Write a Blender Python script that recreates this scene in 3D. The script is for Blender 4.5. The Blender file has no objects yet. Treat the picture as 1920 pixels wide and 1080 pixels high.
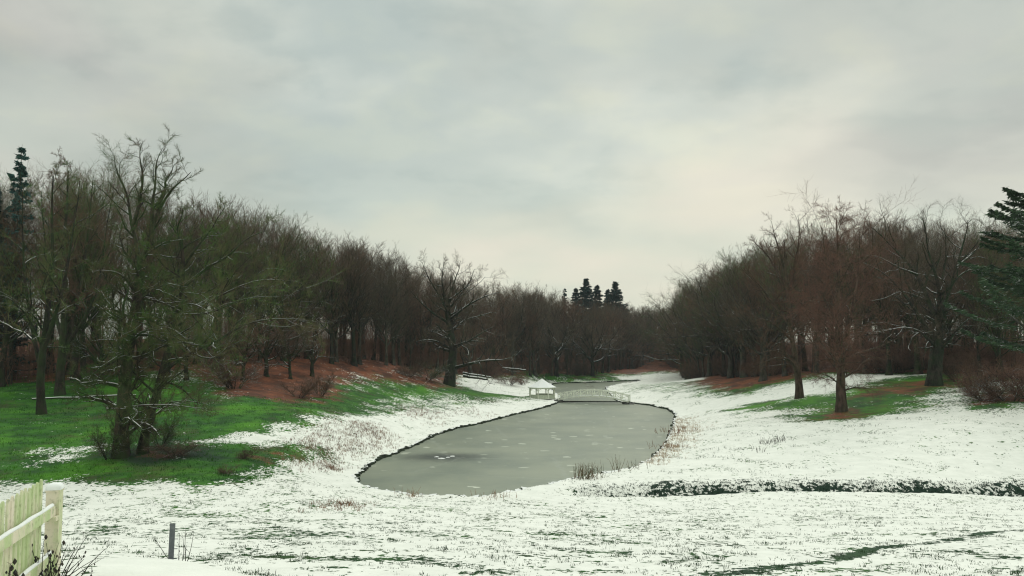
import bpy, math, random
import numpy as np
from mathutils import Vector

# ------------------------------------------------------------------ camera, sky, sun, exposure
SC = bpy.context.scene
H, F = 12.5, 1507.0                       # eye above the ice, focal length in photo pixels
PITCH = math.atan(100.0 / F)
cd = bpy.data.cameras.new("camera"); cam = bpy.data.objects.new("camera", cd)
SC.collection.objects.link(cam); SC.camera = cam
cam.location = (0, 0, H); cam.rotation_euler = (math.pi / 2 + PITCH, 0, 0)
cd.sensor_width = 36; cd.lens = 36 * F / 1920; cd.clip_start = 0.1; cd.clip_end = 3000
SC.view_settings.view_transform = 'Standard'; SC.view_settings.look = 'None'
SC.view_settings.exposure = 0.0; SC.view_settings.gamma = 1.0
SC.render.resolution_x, SC.render.resolution_y = 1024, 576
SC.render.engine = 'CYCLES'
SC.cycles.use_denoising = True; SC.cycles.denoiser = 'OPENIMAGEDENOISE'; SC.cycles.filter_width = 1.15; SC.cycles.use_adaptive_sampling = False
SC.cycles.max_bounces = 5; SC.cycles.diffuse_bounces = 3; SC.cycles.glossy_bounces = 2; SC.cycles.volume_bounces = 1
SC.cycles.sample_clamp_indirect = 3

W = bpy.data.worlds.new("World"); SC.world = W; W.use_nodes = True
SUN_EL, SUN_AZ = math.radians(38), math.radians(25)


def nodes_of(nt):
    nt.nodes.clear()
    def add(t, **kw):
        n = nt.nodes.new(t)
        for k, v in kw.items():
            if k in n.inputs.keys():
                n.inputs[k].default_value = v
            else:
                setattr(n, k, v)
        return n
    return add


def build_world():
    nt = W.node_tree; add = nodes_of(nt); L = nt.links.new
    out = add('ShaderNodeOutputWorld'); bg = add('ShaderNodeBackground')
    L(bg.outputs[0], out.inputs[0])
    sky = add('ShaderNodeTexSky', sky_type='NISHITA', sun_disc=False)
    sky.sun_elevation = SUN_EL; sky.sun_rotation = SUN_AZ
    tc = add('ShaderNodeTexCoord'); sep = add('ShaderNodeSeparateXYZ')
    L(tc.outputs['Generated'], sep.inputs[0])

    def m(op, a, b=None, c=None):
        n = add('ShaderNodeMath', operation=op)
        for i, v in enumerate((a, b, c)):
            if v is None: continue
            if isinstance(v, (int, float)): n.inputs[i].default_value = v
            else: L(v, n.inputs[i])
        return n.outputs[0]
    zc = m('MAXIMUM', sep.outputs[2], 0.0)
    den = m('ADD', zc, 0.24)
    cx = m('DIVIDE', sep.outputs[0], den); cy = m('DIVIDE', sep.outputs[1], den)
    comb = add('ShaderNodeCombineXYZ'); L(cx, comb.inputs[0]); L(cy, comb.inputs[1])

    def noise(scale, det, rough, off):
        mp = add('ShaderNodeMapping'); L(comb.outputs[0], mp.inputs[0]); mp.inputs[1].default_value = off
        n = add('ShaderNodeTexNoise', Scale=scale, Detail=det, Roughness=rough, Distortion=0.15)
        L(mp.outputs[0], n.inputs[0]); return n.outputs[0]

    def ramp(x, stops):
        r = add('ShaderNodeValToRGB'); L(x, r.inputs[0]); e = r.color_ramp.elements
        r.color_ramp.interpolation = 'EASE'
        while len(e) < len(stops): e.new(0.5)
        for el, (p, c) in zip(e, stops):
            el.position = p; el.color = (*c, 1)
        return r.outputs[0]

    def mix(f, a, b, t='MIX'):
        n = add('ShaderNodeMix', data_type='RGBA', blend_type=t)
        if isinstance(f, (int, float)): n.inputs[0].default_value = f
        else: L(f, n.inputs[0])
        for i, v in ((6, a), (7, b)):
            if isinstance(v, tuple): n.inputs[i].default_value = (*v, 1)
            else: L(v, n.inputs[i])
        return n.outputs[2]
    big = noise(0.75, 5, 0.5, (3.1, 7.4, 0))
    fine = noise(2.2, 6, 0.55, (11.0, 2.0, 0))
    c = ramp(big, [(0.36, (0.40, 0.455, 0.425)), (0.50, (0.54, 0.59, 0.53)), (0.62, (0.76, 0.78, 0.67))])
    c2 = ramp(fine, [(0.36, (0.80, 0.84, 0.86)), (0.5, (1.0, 1.0, 1.0)), (0.64, (1.14, 1.11, 1.03))])
    c = mix(1.0, c, c2, 'MULTIPLY')
    # brighter, warmer band low over the valley
    low = ramp(sep.outputs[2], [(0.03, (1.0, 1.0, 1.0)), (0.30, (0.0, 0.0, 0.0))])
    bandn = noise(0.8, 4, 0.5, (0.0, 5.0, 0))
    lowm = m('MULTIPLY', low, 0.66)
    c = mix(lowm, c, (0.80, 0.86, 0.68))
    # warm glow low ahead, a little to the right
    gd = add('ShaderNodeVectorMath', operation='DOT_PRODUCT'); L(tc.outputs['Generated'], gd.inputs[0]); gd.inputs[1].default_value = (0.08, 0.985, 0.12)
    glow = ramp(gd.outputs['Value'], [(0.91, (0, 0, 0)), (0.995, (1, 1, 1))])
    c = mix(m('MULTIPLY', m('MULTIPLY', glow, ramp(bandn, [(0.42, (0.25, 0.25, 0.25)), (0.58, (1, 1, 1))])), 0.6), c, (0.90, 0.87, 0.69))
    # streaks of pink, green and blue grey
    c = mix(m('MULTIPLY', m('GREATER_THAN', 2, 1), 0.26), c,
            ramp(bandn, [(0.35, (0.42, 0.55, 0.60)), (0.5, (0.62, 0.63, 0.58)), (0.62, (0.78, 0.66, 0.62))]))
    # overcast skies are far brighter overhead than near the horizon
    zen = ramp(sep.outputs[2], [(0.36, (1.0, 1.0, 1.0)), (0.95, (2.3, 2.3, 2.35))])
    c = mix(1.0, c, zen, 'MULTIPLY')
    sc = add('ShaderNodeVectorMath', operation='SCALE'); L(sky.outputs[0], sc.inputs[0]); sc.inputs[3].default_value = 0.05
    c = mix(0.06, c, sc.outputs[0])
    L(c, bg.inputs[0]); bg.inputs[1].default_value = 1.0


build_world()
sl = bpy.data.lights.new("sun", 'SUN'); so = bpy.data.objects.new("sun", sl); SC.collection.objects.link(so)
sl.energy = 0.75; sl.angle = math.radians(18); sl.color = (1.0, 0.97, 0.92)
d = Vector((math.sin(SUN_AZ) * math.cos(SUN_EL), math.cos(SUN_AZ) * math.cos(SUN_EL), math.sin(SUN_EL)))
so.rotation_euler = d.to_track_quat('Z', 'Y').to_euler()

# ------------------------------------------------------------------ helpers
rng = np.random.default_rng(7)
random.seed(7)
C = SC.collection


def ray(px, py):
    a, b = px - 960.0, 540.0 - py
    y = F * math.cos(PITCH) - b * math.sin(PITCH); z = F * math.sin(PITCH) + b * math.cos(PITCH)
    return a / y, z / y                          # X and Z per metre of Y


def pt(px, py, D):
    rx, rz = ray(px, py)
    return (rx * D, D, H + rz * D)


def onwater(px, py):
    rx, rz = ray(px, py); D = -H / rz
    return (rx * D, D)


def new_mesh(name, V, Q, smooth=True, T=None):
    """V (n,3), Q (m,4) quads, T (k,3) tris"""
    me = bpy.data.meshes.new(name)
    V = np.asarray(V, np.float32); me.vertices.add(len(V)); me.vertices.foreach_set('co', V.ravel())
    Q = np.zeros((0, 4), np.int32) if Q is None else np.asarray(Q, np.int32)
    T = np.zeros((0, 3), np.int32) if T is None else np.asarray(T, np.int32)
    li = np.concatenate([Q.ravel(), T.ravel()]).astype(np.int32)
    me.loops.add(len(li)); me.loops.foreach_set('vertex_index', li)
    st = np.concatenate([np.arange(len(Q)) * 4, len(Q) * 4 + np.arange(len(T)) * 3]).astype(np.int32)
    me.polygons.add(len(st)); me.polygons.foreach_set('loop_start', st)
    me.update(calc_edges=True); me.validate()
    me.polygons.foreach_set('use_smooth', np.full(len(me.polygons), smooth)); me.update()
    return me


def link(name, me, mat=None, parent=None, loc=None):
    o = bpy.data.objects.new(name, me); C.objects.link(o)
    if mat is not None and not me.materials: me.materials.append(mat)
    if parent is not None: o.parent = parent
    if loc is not None: o.location = loc
    return o


def tag(o, label=None, cat=None, group=None, kind=None):
    if label: o['label'] = label
    if cat: o['category'] = cat
    if group: o['group'] = group
    if kind: o['kind'] = kind
    return o


def empty(name, loc, label, cat, group=None, rz=0.0):
    o = bpy.data.objects.new(name, None); C.objects.link(o); o.location = loc; o.rotation_euler = (0, 0, rz)
    o.empty_display_size = 0.5
    return tag(o, label, cat, group)


class Geo:
    """collects quads and triangles into one mesh"""
    def __init__(s): s.v = []; s.q = []; s.t = []; s.n = 0
    def add(s, V, Q=None, T=None):
        s.v.append(np.asarray(V, float).reshape(-1, 3))
        if Q is not None and len(Q): s.q.append(np.asarray(Q).reshape(-1, 4) + s.n)
        if T is not None and len(T): s.t.append(np.asarray(T).reshape(-1, 3) + s.n)
        s.n += len(s.v[-1]); return s
    def box(s, c, size, R=None):
        hx, hy, hz = [k / 2 for k in size]
        V = np.array([(x, y, z) for z in (-hz, hz) for y in (-hy, hy) for x in (-hx, hx)], float)
        if R is not None: V = V @ np.asarray(R).T
        V += np.asarray(c)
        return s.add(V, [(0, 2, 3, 1), (4, 5, 7, 6), (0, 1, 5, 4), (2, 6, 7, 3), (0, 4, 6, 2), (1, 3, 7, 5)])
    def bar(s, a, b, w, h):
        """box from a to b, w across (horizontal), h tall"""
        a, b = np.asarray(a, float), np.asarray(b, float); d = b - a; L = np.linalg.norm(d); d = d / L
        up = np.array([0, 0, 1.0])
        if abs(d[2]) > 0.95: up = np.array([0, 1.0, 0])
        sx = np.cross(d, up); sx /= np.linalg.norm(sx); u = np.cross(sx, d)
        R = np.stack([d, sx, u], axis=1)
        return s.box((a + b) / 2, (L, w, h), R)
    def tube(s, P, R, sides=8, cap=True):
        V, Q = tubes(np.asarray(P, float)[None], np.asarray(R, float)[None], sides)
        T = []
        k = len(P)
        if cap:
            V = np.vstack([V, P[0], P[-1]]); a, b = len(V) - 2, len(V) - 1
            for i in range(sides):
                j = (i + 1) % sides
                T += [(a, j, i), (b, (k - 1) * sides + i, (k - 1) * sides + j)]
        return s.add(V, Q, T)
    def mesh(s, name, smooth=False):
        return new_mesh(name, np.vstack(s.v), np.vstack(s.q) if s.q else None, smooth, np.vstack(s.t) if s.t else None)


def tubes(P, R, S):
    N, K, _ = P.shape
    T = np.gradient(P, axis=1); T /= np.linalg.norm(T, axis=2, keepdims=True) + 1e-9
    mean = P[:, -1] - P[:, 0]; ax = np.abs(mean).argmin(axis=1)
    ref = np.zeros((N, 3)); ref[np.arange(N), ax] = 1
    U = np.cross(T, ref[:, None, :]); U /= np.linalg.norm(U, axis=2, keepdims=True) + 1e-9
    Vv = np.cross(T, U)
    a = np.arange(S) * 2 * np.pi / S
    ring = P[:, :, None, :] + R[:, :, None, None] * (np.cos(a)[None, None, :, None] * U[:, :, None, :] + np.sin(a)[None, None, :, None] * Vv[:, :, None, :])
    V = ring.reshape(-1, 3)
    base = (np.arange(N) * K * S)[:, None, None]; k = (np.arange(K - 1) * S)[None, :, None]; s = np.arange(S)[None, None, :]
    s2 = (s + 1) % S
    q = np.stack([base + k + s, base + k + s2, base + k + S + s2, base + k + S + s], axis=-1).reshape(-1, 4)
    return V, q


# ------------------------------------------------------------------ materials
def material(name):
    m = bpy.data.materials.new(name); m.use_nodes = True
    nt = m.node_tree; add = nodes_of(nt); out = add('ShaderNodeOutputMaterial'); b = add('ShaderNodeBsdfPrincipled')
    nt.links.new(b.outputs[0], out.inputs[0]); b.inputs['Roughness'].default_value = 0.85
    b.inputs['Specular IOR Level'].default_value = 0.2
    return m, nt, add, b


def mixc(nt, add, f, a, b, t='MIX'):
    n = add('ShaderNodeMix', data_type='RGBA', blend_type=t)
    for i, v in ((0, f), (6, a), (7, b)):
        if isinstance(v, tuple): n.inputs[i].default_value = (*v, 1)
        elif isinstance(v, (int, float)): n.inputs[i].default_value = v
        else: nt.links.new(v, n.inputs[i])
    return n.outputs[2]


def rampf(nt, add, x, p0, p1, v0=0.0, v1=1.0):
    n = add('ShaderNodeMapRange', interpolation_type='SMOOTHSTEP'); nt.links.new(x, n.inputs[0])
    n.inputs[1].default_value = p0; n.inputs[2].default_value = p1; n.inputs[3].default_value = v0; n.inputs[4].default_value = v1
    return n.outputs[0]


def mth(nt, add, op, a, b=0.0):
    n = add('ShaderNodeMath', operation=op)
    for i, v in ((0, a), (1, b)):
        if isinstance(v, (int, float)): n.inputs[i].default_value = v
        else: nt.links.new(v, n.inputs[i])
    return n.outputs[0]


def tex(nt, add, scale, det=4, rough=0.55, coord='Object', dist=0.0, stretch=None):
    tc = add('ShaderNodeTexCoord'); src = tc.outputs[coord]
    if stretch:
        mp = add('ShaderNodeMapping'); nt.links.new(src, mp.inputs[0]); mp.inputs[3].default_value = stretch; src = mp.outputs[0]
    n = add('ShaderNodeTexNoise', Scale=scale, Detail=det, Roughness=rough, Distortion=dist)
    nt.links.new(src, n.inputs[0]); return n.outputs[0]


def simple(name, ca, cb, scale=6.0, rough=0.85, bump=0.0, stretch=None):
    m, nt, add, b = material(name)
    n = tex(nt, add, scale, 5, 0.6, stretch=stretch)
    nt.links.new(mixc(nt, add, rampf(nt, add, n, 0.35, 0.65), ca, cb), b.inputs[0]); b.inputs['Roughness'].default_value = rough
    if bump:
        bp = add('ShaderNodeBump', Strength=bump, Distance=0.02); nt.links.new(n, bp.inputs['Height']); nt.links.new(bp.outputs[0], b.inputs['Normal'])
    return m


def bark(name, dark, light, moss, mossamt, snow=0.6, snowlim=(0.62, 0.80)):
    """bark with moss patches and snow lying on what faces up"""
    m, nt, add, b = material(name)
    n = tex(nt, add, 2.2, 6, 0.65, stretch=(1, 1, 0.35)); mo = tex(nt, add, 0.55, 4, 0.6)
    oi = add('ShaderNodeObjectInfo')
    c = mixc(nt, add, rampf(nt, add, n, 0.35, 0.65), dark, light)
    mm = mth(nt, add, 'MULTIPLY', rampf(nt, add, mo, 0.38, 0.62), mossamt)
    c = mixc(nt, add, mm, c, moss)
    v = add('ShaderNodeMapRange'); nt.links.new(oi.outputs['Random'], v.inputs[0]); v.inputs[3].default_value = 0.7; v.inputs[4].default_value = 1.3
    hs = add('ShaderNodeHueSaturation'); nt.links.new(v.outputs[0], hs.inputs['Value']); nt.links.new(c, hs.inputs['Color']); c = hs.outputs[0]
    if snow > 0:
        g = add('ShaderNodeNewGeometry'); sp = add('ShaderNodeSeparateXYZ'); nt.links.new(g.outputs['Normal'], sp.inputs[0])
        sn = tex(nt, add, 0.8, 5, 0.7)
        up = rampf(nt, add, sp.outputs[2], *snowlim)
        k = mth(nt, add, 'MULTIPLY', up, rampf(nt, add, sn, 0.56 - 0.2 * snow, 0.62 - 0.2 * snow))
        c = mixc(nt, add, k, c, (0.80, 0.82, 0.80))
    nt.links.new(c, b.inputs[0])
    bp = add('ShaderNodeBump', Strength=0.6, Distance=0.06); nt.links.new(n, bp.inputs['Height']); nt.links.new(bp.outputs[0], b.inputs['Normal'])
    return m


M = {}
M['bark_mossy'] = bark('bark_mossy', (0.014, 0.012, 0.009), (0.048, 0.038, 0.027), (0.024, 0.055, 0.012), 0.65, 0.75, (0.66, 0.84))
M['bark_grey'] = bark('bark_grey', (0.020, 0.018, 0.015), (0.085, 0.075, 0.060), (0.03, 0.050, 0.018), 0.45, 0.3, (0.75, 0.9))
M['bark_brown'] = bark('bark_brown', (0.034, 0.022, 0.017), (0.105, 0.070, 0.052), (0.035, 0.060, 0.020), 0.3, 0.1, (0.8, 0.95))
M['bark_oak'] = bark('bark_oak', (0.012, 0.011, 0.009), (0.045, 0.040, 0.030), (0.018, 0.042, 0.013), 0.6, 0.95, (0.62, 0.80))
M['twig_green'] = bark('twig_green', (0.060, 0.060, 0.026), (0.125, 0.095, 0.048), (0.050, 0.125, 0.022), 0.75, 0)
M['twig_grey'] = bark('twig_grey', (0.074, 0.050, 0.036), (0.150, 0.104, 0.074), (0.08, 0.10, 0.045), 0.35, 0)
M['twig_brown'] = bark('twig_brown', (0.090, 0.047, 0.032), (0.18, 0.096, 0.062), (0.09, 0.09, 0.04), 0.25, 0)
M['twig_red'] = bark('twig_red', (0.115, 0.055, 0.040), (0.22, 0.115, 0.082), (0.11, 0.09, 0.05), 0.15, 0)
M['needle'] = bark('needle', (0.016, 0.050, 0.048), (0.035, 0.095, 0.085), (0.025, 0.06, 0.035), 0.4, 0)
M['needle_light'] = bark('needle_light', (0.020, 0.046, 0.022), (0.045, 0.085, 0.038), (0.035, 0.070, 0.028), 0.5, 0.05, (0.8, 0.95))
M['snow'] = simple('snow', (0.78, 0.81, 0.79), (0.84, 0.86, 0.84), 4, 0.8, 0.3)
M['white_paint'] = simple('white_paint', (0.62, 0.66, 0.54), (0.74, 0.76, 0.65), 2.5, 0.6)
M['white_panel'] = simple('white_panel', (0.46, 0.52, 0.40), (0.60, 0.64, 0.52), 3.0, 0.7)
M['bridge_paint'] = simple('bridge_paint', (0.62, 0.66, 0.55), (0.76, 0.79, 0.68), 2.5, 0.6)
M['stone'] = simple('stone', (0.05, 0.055, 0.05), (0.12, 0.12, 0.11), 3, 0.9, 0.5)
M['dry'] = simple('dry_stem', (0.16, 0.085, 0.055), (0.30, 0.19, 0.12), 2)
M['weed'] = simple('dark_stem', (0.020, 0.022, 0.020), (0.055, 0.045, 0.035), 8)
M['steel'] = simple('grey_steel', (0.10, 0.11, 0.12), (0.16, 0.17, 0.18), 9, 0.5)
M['reed'] = simple('reed_stem', (0.06, 0.07, 0.03), (0.15, 0.09, 0.05), 2)

# ------------------------------------------------------------------ the lie of the land
pond_px = [(1052, 753), (1030, 762), (1000, 770), (960, 779), (900, 795), (860, 803), (820, 815), (780, 835), (750, 848),
           (715, 860), (690, 876), (672, 890), (668, 898), (674, 910), (700, 922), (760, 930), (840, 935), (900, 936),
           (960, 926), (1060, 905), (1100, 896), (1160, 887), (1195, 877), (1222, 862), (1242, 842), (1255, 818),
           (1263, 795), (1266, 777), (1252, 768), (1215, 760), (1180, 756), (1160, 754),
           (1153, 750), (1146, 742), (1136, 733), (1137, 727), (1160, 721), (1200, 716), (1199, 713.5),
           (1150, 716), (1100, 718), (1050, 718.5), (1036, 720), (1031, 728), (1038, 736), (1048, 742)]
POND = np.array([onwater(*p) for p in pond_px])

ctl = [(-200, 1085, 9), (100, 1080, 10), (0, 1080, 9.5), (-300, 1080, 10), (250, 1080, 11), (322, 1054, 13), (400, 1052, 13), (480, 1058, 12.7),
       (550, 1090, 12.3), (350, 1103, 18), (100, 1100, 18), (-300, 1100, 18), (700, 1200, 14), (960, 1230, 14), (1900, 1230, 14),
       (300, 1040, 28), (60, 1035, 28), (960, 1080, 24), (1500, 1080, 24), (1950, 1080, 24), (600, 1078, 24), (2500, 1080, 24),
       (960, 1000, 38), (1500, 1000, 38), (1950, 1000, 38), (300, 1000, 38), (0, 1000, 38), (300, 950, 50), (0, 950, 50), (960, 955, 52), (1500, 960, 52), (1950, 960, 52),
       (100, 905, 60), (300, 905, 60), (480, 900, 61), (-200, 900, 60), (620, 905, 64), (228, 857, 68), (75, 775, 90), (118, 738, 102), (0, 700, 120), (-400, 720, 100),
       (300, 700, 115), (480, 675, 135), (560, 672, 145), (665, 680, 155), (740, 683, 165), (838, 722, 170), (800, 692, 185), (430, 738, 105), (540, 748, 110),
       (600, 780, 95), (700, 772, 115), (500, 830, 78), (600, 850, 76), (780, 748, 140), (900, 750, 150), (985, 747, 166), (1018, 746, 172), (940, 730, 185), (960, 720, 200),
       (1000, 699, 240), (1043, 703, 250), (1110, 702, 260), (1180, 691, 310), (1225, 676, 350), (1262, 692, 320), (1300, 690, 300),
       (200, 652, 200), (-200, 652, 200), (500, 645, 230), (800, 640, 280), (1000, 645, 360), (1200, 650, 450), (1400, 650, 290), (1700, 650, 230), (1920, 650, 200), (2300, 650, 200),
       (1285, 716, 230), (1330, 706, 205), (1395, 708, 180), (1450, 705, 165), (1560, 701, 150), (1497, 746, 120), (1578, 771, 108), (1752, 723, 120), (1680, 701, 142),
       (1760, 701, 135), (1850, 711, 125), (1920, 716, 118), (2300, 716, 115), (1900, 762, 95), (1920, 820, 80), (1920, 906, 67.5), (2400, 906, 67.5), (1600, 850, 78), (1400, 800, 100), (1300, 772, 125),
       (1600, 906, 67.5), (1300, 906, 68), (1200, 740, 172), (1200, 727, 190), (1250, 737, 165), (1400, 762, 125),
       (1300, 934, 63), (1900, 932, 63), (1100, 936, 63), (2400, 932, 63)]
cp = [pt(*c) for c in ctl]
cp += [(0, 0, 10.4), (-8, 0, 10.2), (8, 0, 10.2), (0, -30, 10.6), (-60, -30, 11), (60, -30, 11), (-120, 40, 10), (130, 30, 6), (0, 700, 11), (-500, 600, 12), (500, 600, 12), (-500, 150, 12), (500, 150, 12), (-200, -200, 14), (200, -200, 14)]
bank_idx = list(range(0, 32)) + list(range(33, len(pond_px)))
cp += [(POND[i][0], POND[i][1], 0.30) for i in bank_idx]
cp = np.array(cp)


def _phi(r2, c2=9.0): return np.sqrt(r2 + c2)


_n = len(cp); _d = ((cp[:, None, :2] - cp[None, :, :2]) ** 2).sum(-1)
_A = np.zeros((_n + 1, _n + 1)); _A[:_n, :_n] = _phi(_d) - np.eye(_n) * 0.25; _A[_n, :_n] = 1; _A[:_n, _n] = 1
_w = np.linalg.solve(_A, np.concatenate([cp[:, 2], [0]]))


def sdf(poly, X, Y):
    """signed distance in metres, positive inside"""
    X = np.asarray(X, float); Y = np.asarray(Y, float)
    d2 = np.full(X.shape, 1e18); ins = np.zeros(X.shape, bool); n = len(poly)
    for i in range(n):
        ax, ay = poly[i]; bx, by = poly[(i + 1) % n]; ex, ey = bx - ax, by - ay
        t = np.clip(((X - ax) * ex + (Y - ay) * ey) / (ex * ex + ey * ey + 1e-9), 0, 1)
        d2 = np.minimum(d2, (X - ax - t * ex) ** 2 + (Y - ay - t * ey) ** 2)
        c = ((ay > Y) != (by > Y)) & (X < (bx - ax) * (Y - ay) / (by - ay + 1e-12) + ax)
        ins ^= c
    return np.where(ins, 1, -1) * np.sqrt(d2)


def linedist(line, X, Y):
    d2 = np.full(np.shape(X), 1e18)
    for (ax, ay), (bx, by) in zip(line[:-1], line[1:]):
        ex, ey = bx - ax, by - ay
        t = np.clip(((X - ax) * ex + (Y - ay) * ey) / (ex * ex + ey * ey), 0, 1)
        d2 = np.minimum(d2, (X - ax - t * ex) ** 2 + (Y - ay - t * ey) ** 2)
    return np.sqrt(d2)


DITCH = [(3.5, 66.3), (10, 66.0), (25, 65.7), (45, 65.6), (90, 65.8)]
DL = np.array(DITCH)


def sstep(a, b, x):
    t = np.clip((x - a) / (b - a), 0, 1); return t * t * (3 - 2 * t)


_ph = rng.uniform(0, 6.28, (24,)); _dir = rng.uniform(0, 6.28, (24,))


def roll(X, Y):
    """gentle unevenness of the meadow"""
    z = 0
    for i in range(24):
        k = 0.12 * 1.28 ** i
        z = z + 0.11 / (1.22 ** i) * np.sin(k * (X * math.cos(_dir[i]) + Y * math.sin(_dir[i])) * 1.0 + _ph[i]) * (0.35 if i < 8 else 0.5)
    return z


def ground(X, Y):
    X = np.asarray(X, float); Y = np.asarray(Y, float); sh = X.shape
    x, y = X.ravel(), Y.ravel(); z = np.full(x.shape, _w[_n])
    for i in range(_n): z += _w[i] * _phi((x - cp[i, 0]) ** 2 + (y - cp[i, 1]) ** 2)
    s = sdf(POND, x, y)
    z = z + roll(x, y) * np.clip(-s / 6, 0, 1)
    # bank: land stays above the ice outside, drops under it inside
    near = 0.30 + 0.06 * np.sin(x * 1.3 + y * 0.9)
    out = np.maximum(z, 0.28)
    k = sstep(0, 7, -s)
    zo = near * (1 - k) + out * k
    zi = 0.30 - 1.6 * np.clip((s + 0.25) / 0.8, 0, 1)
    z = np.where(s > -0.25, zi, zo)
    # ditch with a steep far side
    dy = np.interp(x, DL[:, 0], DL[:, 1]); e = y - dy
    on = sstep(2, 8, x)
    prof = np.interp(e, [-2.6, -2.0, -0.7, 0.3, 1.6, 2.6, 4], [0, 0, -0.85, -0.75, 0.06, 0.12, 0])
    z = z + prof * on
    return z.reshape(sh)


def g1(x, y): return float(ground(np.array([x]), np.array([y]))[0])


def hit(px, py):
    """where the view ray through a photo pixel meets the ground"""
    rx, rz = ray(px, py); D = np.geomspace(6, 650, 900); z = ground(rx * D, D); r = H + rz * D
    i = np.argmax(r <= z)
    if not (r <= z).any(): i = 899
    if i == 0: return rx * D[0], D[0]
    a, b = (r - z)[i - 1], (z - r)[i]; t = a / (a + b + 1e-9); dd = D[i - 1] * (1 - t) + D[i] * t
    return rx * dd, dd


def wpoly(pts): return [hit(*p) for p in pts]


# forest outline (front edge of the wood as photo pixel + distance)
edge_L = [(-260, 720, 105), (60, 718, 106), (150, 712, 109), (300, 700, 115), (420, 685, 124), (480, 676, 132), (560, 672, 143), (620, 676, 149), (665, 680, 154), (740, 684, 165), (800, 690, 182), (880, 698, 205), (950, 698, 225),
          (1000, 699, 238), (1043, 703, 248), (1110, 702, 258), (1160, 695, 285), (1190, 688, 315), (1225, 676, 350), (1250, 680, 345)]
edge_R = [(1262, 692, 318), (1275, 700, 270), (1290, 708, 232), (1330, 706, 205), (1370, 706, 188), (1395, 708, 180), (1450, 705, 165), (1480, 704, 158), (1560, 701, 150), (1640, 700, 145), (1680, 701, 142), (1760, 701, 135),
          (1850, 711, 125), (1920, 716, 118), (2300, 716, 112)]
FRONT = [(ray(a, b)[0] * D, D) for a, b, D in edge_L + edge_R]
WOOD = [(-420, 105)] + FRONT + [(420, 115), (420, 800), (-420, 800)]

grass_polys = [  # (photo outline, strength)
    ([(1120, 699), (1180, 703), (1235, 697), (1300, 701), (1320, 690), (1300, 668), (1120, 668)], 1.0),
    ([(-200, 903), (0, 900), (100, 901), (250, 904), (400, 905), (470, 895), (490, 876), (530, 864), (560, 850), (600, 842), (470, 838), (360, 828), (440, 814), (520, 802), (580, 786), (650, 772), (720, 762), (690, 738), (620, 747), (560, 754), (430, 745), (380, 716), (300, 708), (0, 705), (-200, 705)], 1.0),
    ([(640, 772), (655, 716), (720, 714), (752, 719), (809, 730), (852, 726), (921, 733), (992, 742), (1000, 745), (900, 750), (850, 755), (735, 765)], 1.0),
    ([(1360, 769), (1420, 755), (1490, 747), (1560, 741), (1640, 716), (1700, 706), (1800, 703), (1850, 712), (1820, 724), (1770, 735), (1755, 750), (1700, 765), (1620, 768), (1540, 764), (1470, 768)], 1.0),
    ([(1472, 781), (1570, 767), (1640, 758), (1710, 762), (1700, 772), (1600, 786), (1520, 791)], 1.0),
    ([(1275, 716), (1330, 700), (1500, 696), (1530, 708), (1440, 724), (1400, 738), (1330, 736)], 1.0),
    ([(1795, 762), (1850, 735), (1960, 725), (1980, 758), (1850, 768)], 0.9),
    ([(1060, 716), (1180, 714), (1140, 702), (1110, 698), (990, 700), (1040, 712)], 1.0),
    ([(300, 690), (380, 712), (430, 746), (560, 756), (640, 748), (650, 722), (720, 712), (752, 718), (809, 730), (850, 728), (870, 704), (1000, 700), (1000, 680), (300, 660)], 1.0),
    ([(960, 704), (1030, 703), (1040, 709), (980, 711)], 0.55),
    ([(1170, 722), (1230, 720), (1290, 728), (1270, 736), (1190, 731)], 0.48),
    ([(1700, 772), (1720, 745), (1800, 735), (1830, 745), (1760, 770)], 0.42),
    ([(700, 763), (760, 742), (860, 742), (900, 752), (760, 765)], -0.62),
    ([(60, 858), (90, 845), (200, 828), (200, 842), (150, 858), (90, 862)], -0.72),
    ([(1240, 700), (1300, 692), (1290, 700)], 0.5),
    ([(640, 718), (660, 700), (700, 712), (690, 722)], -0.5),
    ([(830, 716), (760, 704), (740, 696), (800, 708)], -0.5),
]
leaf_polys = [
    ([(1120, 699), (1180, 703), (1235, 697), (1300, 701), (1320, 690), (1300, 668), (1120, 668)], 1.0),
    ([(300, 690), (380, 712), (430, 746), (560, 756), (640, 748), (650, 722), (720, 712), (752, 718), (809, 730), (850, 728), (870, 704), (1000, 700), (1100, 690), (1180, 680), (700, 640), (380, 640)], 1.0),
    ([(1270, 722), (1330, 700), (1500, 696), (1530, 706), (1440, 720), (1400, 730), (1330, 732)], 0.9),
    ([(1490, 790), (1540, 766), (1640, 762), (1670, 776), (1600, 788)], 0.7),
    ([(1560, 752), (1640, 716), (1850, 705), (1830, 726), (1720, 744)], 0.62),
    ([(1780, 765), (1850, 735), (1960, 725), (1980, 758)], 0.9),
    ([(1060, 712), (1110, 698), (1180, 708)], 0.7),
    ([(500, 868), (640, 853), (640, 846), (560, 846), (440, 856)], 0.7),
    ([(180, 850), (300, 835), (390, 842), (380, 858), (250, 868)], 0.45),
]
dry_polys = [((690, 820), (620, 800, 700, 828)), ]


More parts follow.
